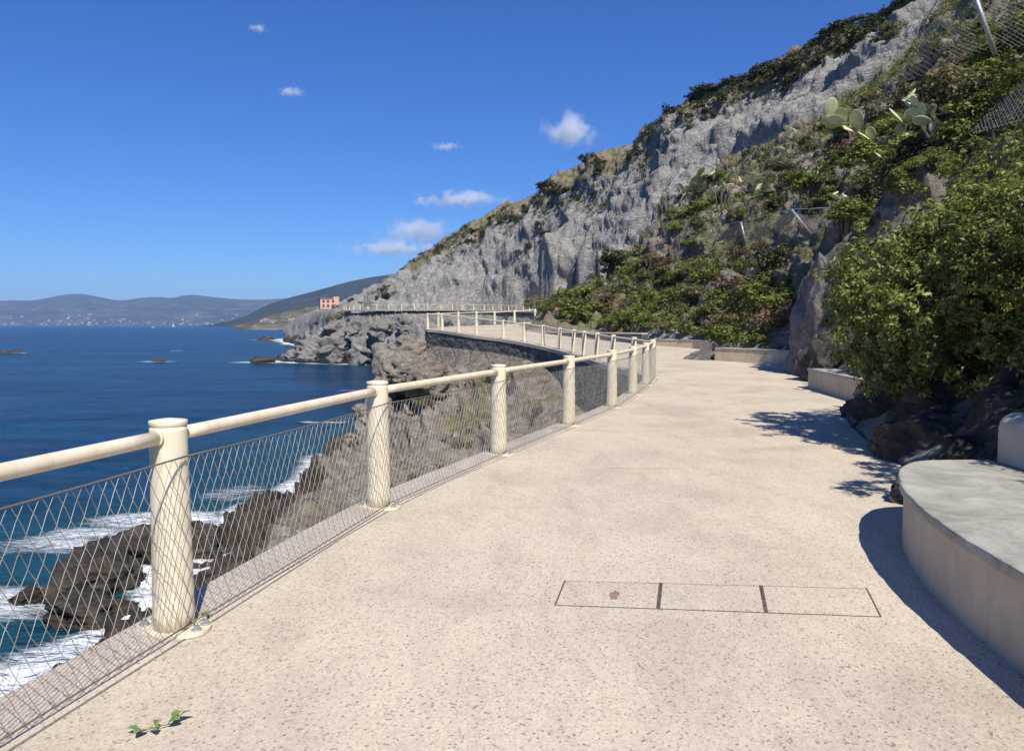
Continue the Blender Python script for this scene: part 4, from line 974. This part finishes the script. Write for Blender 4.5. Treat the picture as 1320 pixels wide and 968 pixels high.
def crest_scrub():
    g = np.random.default_rng(91); pts = []
    for i in range(3400):
        k = g.integers(2, len(SKY) - 1); t_ = g.random(); a, b = SKY[k], SKY[k + 1]; x, y, Y = [a[q] + (b[q] - a[q]) * t_ for q in range(3)]
        p = Vector(unproj(x, y, Y)); n2 = perlin(np.array([[p.x, p.y, 3.0]], np.float32), 6.0, 5)[0]
        if n2 < -.32: continue
        f = g.random() ** 1.4 * (5.0 + 7 * n2); p2 = p.xy - p.xy.normalized() * f * .8 + Vector((g.normal() * .6, g.normal() * .6)); q = drop(p2.x, p2.y)
        if q: pts.append(tuple(q))
    C = np.array(pts, np.float32); C[:, 2] += .1
    me = leaf_mesh("crest_scrub", C, .3 + .45 * g.random(len(C)), 22, .24, .5, .6, 19, outward=np.tile(np.array([[0, 0, 1.0]]), (len(C), 1)))
    tag(link("crest_scrub", me, M['leaf_dark']), "low dark scrub covering the skyline crest between its shrubs", "scrub", None, "stuff")
crest_scrub()

# ------------------------------------------------------------------ rocks
def rock_mesh(seed, sub=5, planes=16, rough=.16):
    bm = bmesh.new(); bmesh.ops.create_icosphere(bm, subdivisions=sub, radius=1); V = np.array([v.co[:] for v in bm.verts], np.float32)
    F = np.array([[v.index for v in f.verts] for f in bm.faces]); bm.free(); g = np.random.default_rng(seed)
    n = g.normal(size=(planes, 3)); n /= np.linalg.norm(n, axis=1, keepdims=True); d = .62 + .38 * g.random(planes)
    dots = V @ n.T; r_ = np.where(dots > 0.05, d[None, :] / np.maximum(dots, .05), 9).min(1); r_ = np.minimum(r_, 1.25)
    Q = (V * r_[:, None]).astype(np.float32)
    disp = rough * (0.7 * ridged(Q * np.array([1, 1, 1.8], np.float32), .8, 4, seed) + .8 * facets(Q, .42, seed + 3) + .35 * facets(Q, .16, seed + 8))
    return fast_mesh("rock", Q + V * disp[:, None], F, False)
def rock(name, label, cat, c, h, seed, m='rock', rz=0, tilt=(0, 0), sub=5, rough=.16, group=None):
    me = rock_mesh(seed, sub, 16, rough); o = link(name, me, M[m], None, c, (tilt[0], tilt[1], rz)); o.scale = h
    return tag(o, label, cat, group)
rock("rock_buttress", "tall dark rock buttress standing between two stone benches", "rock", (9.5, 22.6, 1.3), (1.2, 1.9, 3.1), 301, 'rock', tilt=(.05, .16), rz=.2, sub=6)
rock("rock_outcrop", "dark rock under the large shrub beside the short stone bench", "rock", (7.2, 12.8, .2), (.85, 1.5, .9), 302, 'rock_shaded', rz=.3, sub=6)
rock("rock_outcrop", "broad shaded rock under the middle of the large shrub", "rock", (6.05, 10.3, .15), (.85, 1.3, .82), 303, 'rock_shaded', rz=.4, sub=6)
rock("rock_outcrop", "jagged shaded rock beside the end of the foreground bench", "rock", (5.0, 8.3, .1), (.62, .95, .62), 304, 'rock_shaded', rz=.2, sub=6)
rock("rock_outcrop", "sloping shaded rock between the whitewashed wall and the shrub", "rock", (5.15, 7.2, .45), (.75, .85, .7), 305, 'rock_shaded', rz=-.3, sub=6)
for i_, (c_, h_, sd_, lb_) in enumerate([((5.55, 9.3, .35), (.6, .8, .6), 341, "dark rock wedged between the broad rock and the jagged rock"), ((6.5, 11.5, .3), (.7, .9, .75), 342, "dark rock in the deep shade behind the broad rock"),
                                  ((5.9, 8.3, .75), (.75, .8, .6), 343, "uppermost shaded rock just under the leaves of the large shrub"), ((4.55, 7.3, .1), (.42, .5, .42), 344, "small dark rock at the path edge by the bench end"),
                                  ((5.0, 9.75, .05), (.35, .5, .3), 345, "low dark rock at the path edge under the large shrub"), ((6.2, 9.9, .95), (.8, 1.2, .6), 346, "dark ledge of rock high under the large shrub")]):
    rock("rock_outcrop", lb_, "rock", c_, h_, sd_, 'rock_shaded', rz=i_ * .7, sub=5)
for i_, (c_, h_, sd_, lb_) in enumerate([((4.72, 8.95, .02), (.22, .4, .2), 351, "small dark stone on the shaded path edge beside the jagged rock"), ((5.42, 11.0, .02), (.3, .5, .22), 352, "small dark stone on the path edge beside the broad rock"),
                                  ((5.95, 12.5, .05), (.3, .5, .28), 353, "small dark stone on the path edge nearest the short stone bench"), ((8.95, 20.3, .5), (.75, 1.1, 1.5), 354, "added dark rock filling the shaded gap at the near side of the tall buttress")]):  # last one is added, a dark filler for the shaded gap by the buttress
    rock("rock_outcrop", lb_, "rock", c_, h_, sd_, 'rock_shaded', rz=i_ * .5, sub=5)
for i_, (c_, h_) in enumerate([((-17, 141.5, -3), (4.2, 3.6, 4.2)), ((-22.5, 147, -4), (3.6, 3.2, 3.6)), ((-28.5, 152, -3.6), (3.8, 3.4, 4.0)), ((-35, 157, -3.2), (4.6, 3.6, 3.4)), ((-41.5, 162.5, -4.6), (4.2, 3.4, 2.8)),
                               ((-25.5, 149, .4), (2.8, 2.4, 2.4)), ((-31.5, 155.5, 0.2), (3.2, 2.6, 2.6)), ((-47.5, 166.5, -5.6), (3.6, 3.0, 1.9)), ((-19.5, 144, .8), (2.6, 2.2, 2.2)), ((-37.5, 163, -.2), (3.2, 3, 2.6))]):
    rock("headland_rock", "craggy grey rock on the sea face of the dark headland", "rock", c_, h_, 360 + i_, 'crag', rz=i_ * 1.1, tilt=(.3 * math.sin(i_), .3 * math.cos(i_ * 2)), sub=5, rough=.24, group="crags of the headland sea face")
for i_, (c_, h_, lb_) in enumerate([((-7.5, 49, -2.1), (1.6, 1.7, 1.6), "large tan rock below the tip of the promontory railing"), ((-6.4, 45.4, -1.3), (1.2, 1.3, 1.0), "tan rock high on the promontory slope under the far railing"), ((-7.9, 43.5, -3.9), (1.3, 1.4, 1.2), "jutting tan rock at the seaward outline of the promontory"),
                                    ((-4.6, 41.2, -1.6), (1.5, 1.2, 1.0), "rounded tan rock in the middle of the promontory slope"), ((-6.6, 51.6, -.5), (1.5, 1.5, 1.1), "dark tan rock just under the promontory tip")]):
    rock("rock_outcrop", lb_, "rock", c_, h_, 380 + i_, 'tan_rock', rz=i_ * 1.3, tilt=(.2, -.2), sub=5, rough=.24)
rock("small_rock", "small rock lying on the ground behind the foreground bench end", "rock", (3.55, 6.6, .05), (.26, .22, .2), 306, sub=5)
rock("small_rock", "knobbly pale rock at the end of the short stone bench", "rock", (6.4, 13.5, .3), (.22, .28, .28), 307, sub=5)
rock("flat_rock", "flat tan rock slab leaning at the end of the long low bench", "rock", (7.6, 30.4, .2), (.75, .6, .3), 308, tilt=(.1, -.4), sub=5)
rock("boulder", "brown boulder among the shrubs behind the far bend", "rock", (3.6, 52.0, 1.8), (1.6, 1.3, 1.1), 309, sub=5)
h, _ = ground(1158, 195)
if h: rock("boulder", "pinkish brown boulder beside the cactus on the upper slope", "rock", (h.x, h.y, h.z + .1), (1.0, .8, .9), 310, sub=5)
for i, (x, y, hx, hy, hz, sd_, lab) in enumerate([(-12.5, 22.8, 1.35, 1.5, 1.1, 320, "largest wet brown sea rock in the surf below the first post"), (-11.7, 20.4, 1.0, 1.0, .55, 321, "low wet rock in the surf nearest the near railing"),
                                               (-11.8, 26.0, 1.4, 1.8, 1.3, 322, "wet dark rock behind the first post at the foot of the slope"), (-14.0, 21.6, .5, .5, .3, 323, "small wet rock awash beside the largest surf rock")]):
    rock("shore_rock", lab, "rock", (x, y, SEA + .1), (hx, hy, hz), sd_, 'rock_wet', rz=i, sub=5)
labs = ["lone dark rock awash out in the open sea", "small rock awash near the left edge of the sea", "dark skerry off the tip of the headland", "low reef at the foot of the dark headland"]
for (x, y, sx, sy), lab, sd_ in zip(SEAROCKS, labs, range(330, 340)):
    rock("sea_rock", lab, "rock", (x, y, SEA - .1), (sx, sy, max(.5, sx * .42)), sd_, 'rock_wet', sub=4)

# ------------------------------------------------------------------ prickly pears
def pad_mesh():
    bm = bmesh.new(); bmesh.ops.create_uvsphere(bm, u_segments=18, v_segments=12, radius=1)
    for v in bm.verts:
        x, y, z = v.co; k = .62 + .38 * (z * .5 + .5) ** .7
        v.co = (x * .66 * k, y * .12 * (1 - .35 * abs(z)), z + 1)
    me = bpy.data.meshes.new("pad"); bm.to_mesh(me); bm.free(); me.polygons.foreach_set("use_smooth", [True] * len(me.polygons)); me.materials.append(M['cactus']); return me
PAD = pad_mesh()
def cactus(px, py, wpx, n, label, seed):
    """pads grow from one another; the clump is centred on its spot and its woody stems reach the ground"""
    h, nrm = ground(px, py)
    if h is None: return
    size = wpx * h.y / FPX * .56
    g = random.Random(seed); tips = []; pads = []
    for i in range(n):
        if i < 5: base = Vector((g.uniform(-.7, .7), g.uniform(-.4, .3), g.uniform(-.1, .1))) * size; d = Vector((g.uniform(-.9, .9), g.uniform(-.6, .1), .9)).normalized()
        else:
            base, pd = g.choice(tips[:11]); d = (pd * .7 + Vector((g.uniform(-1.3, 1.3), g.uniform(-.9, .3), g.uniform(-.4, .35)))).normalized()
        s_ = size * g.uniform(.15, .26); pads.append((base, d, s_)); tips.append((base + d * s_ * 1.9, d))
    mean = sum((b_ + d * s_ for b_, d, s_ in pads), Vector()) / n
    c = Vector(unproj(px, py - 6, h.y - (1.5 * size + .04 * h.y if wpx > 70 else .9 * size + .012 * h.y))) - mean
    root = thing("prickly_pear", tuple(c), label, "cactus")
    gz = drop(c.x, c.y); gz = (gz.z if gz else c.z - size) - c.z
    for b_, d, s_ in pads[:5]:
        e = Vector((b_.x * .35, b_.y * .35, min(gz, -.1 * size) - .1)); MB().tube([e, e.lerp(b_, .6) + Vector((0, 0, -.03)), b_ + d * s_ * .15], [size * .06, size * .05, size * .035], 8).build("trunk", M["bark"], root)
    for b_, d, s_ in pads:
        o = link("pad", PAD, None, root, b_); q = d.to_track_quat('Z', 'Y'); o.rotation_mode = 'QUATERNION'
        o.rotation_quaternion = q @ Matrix.Rotation(g.uniform(-.9, .9), 3, 'Z').to_quaternion(); o.scale = (s_, s_, s_)
cactus(1222, 150, 80, 34, "large pale prickly pear in front of the dark net on the upper slope", 1)
cactus(1142, 190, 94, 38, "sprawling prickly pear beside the pinkish boulder", 2)
cactus(1082, 262, 38, 12, "small prickly pear on the bank just above the buttress", 3)
cactus(1006, 208, 40, 13, "prickly pear with yellowish pads in the middle of the scrub band", 4)
cactus(968, 242, 42, 14, "prickly pear low in the scrub band left of the wire net", 5)
cactus(895, 246, 62, 20, "wide prickly pear at the left end of the scrub band", 6)
cactus(1022, 178, 34, 9, "small prickly pear at the top of the scrub band under the cliff", 7)
cactus(935, 246, 32, 10, "mid-sized prickly pear between the wide one and the low one", 9)
cactus(1048, 228, 32, 10, "prickly pear under the sprawling one, above the wire net", 10)
cactus(1100, 168, 30, 9, "small prickly pear just left above the sprawling one", 8)
h = drop(10.6, 27.4)
put_shrub('pale', (10.2, 27.6, .55), .95, "pale silvery leafy plant behind the long low bench", None, .9)
put_shrub('pale', (6.9, 13.9, .85), .34, "small pale leafy plant on the knobbly rock by the short bench", None, .9)

# ------------------------------------------------------------------ rock-fall nets
def rock_net(label, posts, toplines, cell, rad, hgt):
    """posts: list of (base, top) world points; the net spans between consecutive posts"""
    root = thing("rockfall_net", tuple(posts[0][0]), label, "net"); o0 = posts[0][0]
    for b_, t_, solid in posts:
        if solid: MB().tube([b_ - o0 - (t_ - b_) * .1, t_ - o0], .055, 10).build("net_post", M['galv'], root)
    mb = MB()
    for (b0, t0, _), (b1, t1, _) in zip(posts[:-1], posts[1:]):
        L_ = (b1 - b0).length; n = max(3, int(L_ / cell)); hh = (t0 - b0).length; k = max(3, int(hh / cell))
        f = lambda u, v: b0.lerp(b1, u).lerp(t0.lerp(t1, u), v) - Vector((0, 0, .25 * 4 * u * (1 - u) * v)) - o0
        for i in range(-k, n + 1):
            for sg in (0, 1):
                pts = []
                for j in range(0, k + 1, max(1, k // 4)):
                    u = (i + j) / n if sg == 0 else (i + k - j) / n
                    if 0 <= u <= 1: pts.append(f(u, j / k))
                if len(pts) > 1: mb.tube(pts, rad, 3, cap=False)
    mb.build("wire_net", M['net'], root)
    mb = MB(); mb.tube([p[1] - o0 for p in posts], .016, 6); mb.build("top_cable", M['galv'], root)
def gp(px, py, lift=0):
    h, _ = ground(px, py)
    if h is None: h = Vector(unproj(px, py, 60))
    return Vector(h) + Vector((0, 0, lift))
a = [gp(900, 318), gp(962, 316), gp(1046, 303)]
tops = [Vector(unproj(905, 296, a[0].y)), Vector(unproj(955, 286, a[1].y)), Vector(unproj(1020, 270, a[2].y))]
e = gp(1085, 290); te = Vector(unproj(1072, 268, e.y))
rock_net("grey wire rockfall net on leaning posts above the stony bank", [(a[0], tops[0], False), (a[1], tops[1], True), (a[2], tops[2], True), (e, te, False)], None, .30, .006, 1.5)
bp = ((1150, 112), (1210, 90), (1280, 62), (1350, 60)); tp_ = ((1192, 28), (1222, -22), (1248, -30), (1340, -60))
YN = 0.96 * min([ground(*q)[0].y for q in bp + ((1200, 20), (1225, 5), (1250, 5), (1300, 5)) if ground(*q)[0] is not None] + [45])
b = [Vector(unproj(x_, y_, YN * (1.06 - .03 * i_))) for i_, (x_, y_) in enumerate(bp)]; t = [Vector(unproj(x_, y_, YN * (1.06 - .03 * i_))) for i_, (x_, y_) in enumerate(tp_)]
rock_net("tall grey rockfall net and steel pole at the top right corner", list(zip(b, t, (False, False, True, True))), None, .125, .0042, 3)
b = [gp(1180, 195, .25), gp(1240, 190, .25), gp(1335, 170, .25)]; t = [gp(1215, 140, .35), gp(1260, 118, .35), gp(1335, 85, .35)]
rock_net("dark wire net draped over the slope behind the large prickly pear", list(zip(b, t, (False, False, False))), None, .34, .0042, 2)

# ------------------------------------------------------------------ houses
ph, _ = ground(424, 397)
ph = ph if ph else Vector(unproj(424, 398, 300)); ph = Vector((ph.x, ph.y, ph.z - .5))
hs = thing("pink_house", tuple(ph), "pink house with terrace standing on the distant headland", "house", rz=.35)
k = ph.y / 300 * .78
MB().box((0, 0, 2.6 * k), (4.6 * k, 3.5 * k, 2.6 * k)).build("wall", M['pink'], hs); MB().box((3.4 * k, 0, 5.75 * k), (1.4 * k, 2.6 * k, .5 * k)).build("upper_storey", M['pink'], hs)
MB().box((6.6 * k, -.5, 1.4 * k), (1.9 * k, 2.6 * k, 1.4 * k)).build("annex", M['pale'], hs)
mb = MB(); mb.prism([(-4.9 * k, -3.8 * k), (1.8 * k, -3.8 * k), (1.8 * k, 3.8 * k), (-4.9 * k, 3.8 * k)], 5.22 * k, 5.5 * k); mb.build("roof", M['tile'], hs)
for x, z in ((-3, 1.6), (-.8, 1.6), (1.6, 1.6), (-3, 3.9), (-.8, 3.9), (1.6, 3.9)): MB().box((x * k, -3.52 * k, z * k), (.45 * k, .04 * k, .7 * k)).build("window", M['window'], hs)
def tiny_house_mesh():
    mb = MB(); mb.box((0, 0, .5), (1, .7, .5)); mb.add([(-1.1, -.8, 1.003), (1.1, -.8, 1.003), (1.1, .8, 1.003), (-1.1, .8, 1.003), (-1.1, 0, 1.42), (1.1, 0, 1.42)], [(0, 1, 5, 4), (2, 3, 4, 5), (1, 2, 5), (3, 0, 4), (3, 2, 1, 0)])
    me = bpy.data.meshes.new("house"); me.from_pydata(mb.v, [], mb.f); me.materials.append(M['pale']); me.materials.append(M['tile'])
    for i, p in enumerate(me.polygons): p.material_index = 1 if i >= 6 else 0
    return me
HM = tiny_house_mesh()
def village(bvh, count, x0, x1, y0, y1, size, label, group, cluster=1.0):
    k_ = 0; t_ = 0
    while k_ < count and t_ < count * 30:
        t_ += 1; px = random.uniform(x0, x1); py = y1 - (y1 - y0) * random.random() ** 2.2
        h = bvh.ray_cast(Vector((0, 0, CAM_H)), pix_dir(px, py))
        if h[0] is None or h[0].z < SEA + 1: continue
        o = bpy.data.objects.new("house", HM); COL.objects.link(o); s_ = size * random.uniform(.6, 1.5)
        o.location = (h[0].x, h[0].y, h[0].z - s_ * .2); o.scale = (s_ * random.uniform(.8, 1.8), s_, s_ * random.uniform(.8, 1.5)); o.rotation_euler = (0, 0, random.uniform(-.6, .6))
        tag(o, label, "house", group); k_ += 1
village(BH1, 120, -40, 330, 405, 419, 4.6, "tiny pale house of the town along the far shore", "houses of the far town")
village(BH2, 8, 330, 400, 408, 420, 3.0, "tiny pale house at the foot of the wooded hill", "houses under the wooded hill")
village(BH3, 9, 330, 425, 399, 417, 1.9, "small pale house scattered over the middle headland", "houses on the middle headland")

# ------------------------------------------------------------------ boats
def boat(px, py, L_, label, sail):
    x, y, _ = onz(px, py, SEA); root = thing("sailing_boat" if sail else "motor_boat", (x, y, SEA), label, "boat", rz=.3)
    mb = MB(); n = 9; vs = []
    for i in range(n):
        t = i / (n - 1); wd = L_ * .16 * (1 - t ** 2.5); x_ = (t - .5) * L_
        vs += [(x_, -wd, L_ * .13), (x_, 0, -L_ * .05), (x_, wd, L_ * .13)]
    fs = []
    for i in range(n - 1): q = i * 3; fs += [(q, q + 1, q + 4, q + 3), (q + 1, q + 2, q + 5, q + 4), (q + 2, q, q + 3, q + 5)]
    fs.append((2, 1, 0)); mb.add(vs, fs); mb.build("hull", M['white'], root)
    if sail:
        MB().tube([(0, 0, 0), (0, 0, L_ * 1.3)], .06, 6).build("mast", M['galv'], root)
        MB().add([(-.1, 0, L_ * .2), (-L_ * .45, .1, L_ * .2), (-.1, 0, L_ * 1.25), (-.1, .04, L_ * .2), (-L_ * .45, .14, L_ * .2), (-.1, .04, L_ * 1.25)], [(0, 1, 2), (5, 4, 3), (0, 3, 4, 1), (1, 4, 5, 2), (2, 5, 3, 0)]).build("sail", M['white'], root)
    else:
        MB().box((-.05 * L_, 0, L_ * .2), (L_ * .16, L_ * .09, L_ * .08)).build("cabin", M['white'], root)
boat(197, 422.6, 9, "white motor boat far out towards the town", False)
boat(224, 421.8, 10, "white sailing boat far out towards the town", True)

# ------------------------------------------------------------------ leaf sprig and weed
def leaf_blade(L_, W_, bend):
    vs = []; fs = []; n = 6
    for i in range(n + 1):
        t = i / n; w_ = W_ * math.sin(math.pi * min(1, t * .92 + .06)) ** .8; z = bend * math.sin(t * 2.6)
        vs += [(t * L_, -w_, z + .25 * w_), (t * L_, 0, z), (t * L_, w_, z + .25 * w_)]
    for i in range(n): q = i * 3; fs += [(q, q + 1, q + 4, q + 3), (q + 1, q + 2, q + 5, q + 4)]
    return vs, fs
def plain_leaf_mat():
    m, n, l, b = mat("fresh_leaf"); c = ramp(n, l, noise_(n, l, coords(n, l), 30, 3), [(0.3, (0.09, 0.15, 0.025)), (0.7, (0.20, 0.28, 0.06))]).outputs[0]
    l.new(c, b.inputs["Base Color"]); b.inputs["Roughness"].default_value = .45; return m
FL = plain_leaf_mat()
p = onz(205, 942); sp = thing("leaf_sprig", (p[0], p[1], .004), "fallen green leaf sprig lying on the path in the foreground", "sprig")
MB().tube([(-.075, -.03, .006), (-.02, -.005, .012), (.06, .05, .008)], .0022, 6).build("stem", FL, sp)
for i, (x, y, a_, L_) in enumerate([(-.06, -.025, 3.3, .05), (-.045, -.02, 4.5, .06), (-.02, -.01, 5.3, .055), (-.01, 0, 2.2, .035), (.025, .02, .1, .05), (.035, .03, 1.0, .06), (.05, .045, 2.1, .045), (.055, .048, .5, .05)]):
    vs, fs = leaf_blade(L_, L_ * .33, .012); MB().add(vs, fs, True).build("leaf", FL, sp, (x, y, .008 + .002 * i), (random.uniform(-.4, .4), -.2, a_))
p = onz(262, 800); sp = thing("small_weed", (p[0], p[1], 0), "tiny green weed growing in the kerb joint beside the first post", "weed")
for i in range(9):
    vs, fs = leaf_blade(random.uniform(.03, .06), .008, .01); MB().add(vs, fs, True).build("leaf", FL, sp, (random.uniform(-.03, .03), random.uniform(-.02, .03), .008), (0, random.uniform(-1.0, -.2), random.uniform(0, 6.28)))

# ------------------------------------------------------------------ clouds (real volumes, beyond the haze)
def cloud(px, py, wpx, hpx, D, seed, dens, label, squash=1.0):
    x, y, z = unproj(px, py, D); k = D / FPX
    bm = bmesh.new(); bmesh.ops.create_icosphere(bm, subdivisions=3, radius=1); me = bpy.data.meshes.new("cloud"); bm.to_mesh(me); bm.free()
    m = bpy.data.materials.new("cloud_vapour"); m.use_nodes = True; n, l = m.node_tree.nodes, m.node_tree.links; n.clear()
    out = n.new("ShaderNodeOutputMaterial"); pv = n.new("ShaderNodeVolumePrincipled"); l.new(pv.outputs[0], out.inputs["Volume"])
    co = n.new("ShaderNodeTexCoord"); ob = co.outputs["Object"]
    ln = n.new("ShaderNodeVectorMath"); ln.operation = 'LENGTH'; l.new(ob, ln.inputs[0])
    mp = n.new("ShaderNodeMapping"); mp.inputs["Location"].default_value = (seed * 3.1, seed * 1.7, 0); mp.inputs["Scale"].default_value = (wpx / hpx, 1.2, 1); l.new(ob, mp.inputs[0])
    nz = noise_(n, l, mp.outputs[0], 1.15, 7, .62, .4)
    fall = math_(n, l, 'SUBTRACT', 1.0, ln.outputs["Value"])
    v = math_(n, l, 'ADD', math_(n, l, 'MULTIPLY', fall, .75), math_(n, l, 'MULTIPLY', math_(n, l, 'SUBTRACT', nz, .5), 2.6))
    v = ramp(n, l, v, [(0.22, g3(0)), (0.55, g3(1))]).outputs[0]
    v = math_(n, l, 'MULTIPLY', v, fall, True)
    dn = math_(n, l, 'MULTIPLY', v, dens / (k * hpx)); l.new(dn, pv.inputs["Density"])
    pv.inputs["Color"].default_value = (1, 1, 1, 1); pv.inputs["Anisotropy"].default_value = 0.0
    o = link("cloud", me, m, None, (x, y, z)); o.scale = (wpx * k / 2, hpx * k * .6, hpx * k / 2); tag(o, label, "cloud")
cloud(735, 167, 96, 60, 9500, 1, 5, "small puffy white cloud highest in the sky above the crest")
cloud(592, 257, 165, 32, 10500, 2, 4.5, "long flat white cloud above the cliff crest")
cloud(540, 298, 125, 46, 11000, 3, 4.5, "rounded white cloud low beside the cliff crest")
cloud(505, 320, 175, 32, 11500, 4, 4.5, "flat white cloud streak lowest by the cliff")
cloud(575, 189, 52, 16, 10000, 5, 2.5, "faint cloud wisp below left of the small puffy cloud")
cloud(375, 119, 48, 18, 10000, 6, 3, "faint cloud wisp in the upper left sky")
cloud(333, 37, 34, 14, 10000, 7, 2.0, "tiny faint wisp near the top left of the sky")

# ------------------------------------------------------------------ haze
hz0, hz1 = SEA - 8.5, 380.0
me = bpy.data.meshes.new("haze"); mb = MB(); mb.prism([(-9500, -400), (9500, -400), (9500, 9100), (-9500, 9100)], hz0, hz1); me.from_pydata(mb.v, [], mb.f)
m = bpy.data.materials.new("haze"); m.use_nodes = True; n, l = m.node_tree.nodes, m.node_tree.links; n.clear()
out = n.new("ShaderNodeOutputMaterial"); pv = n.new("ShaderNodeVolumePrincipled"); l.new(pv.outputs[0], out.inputs["Volume"])
pv.inputs["Color"].default_value = (0.42, 0.60, 1.0, 1); pv.inputs["Density"].default_value = 0.00008
tag(link("haze", me, m), kind="stuff")
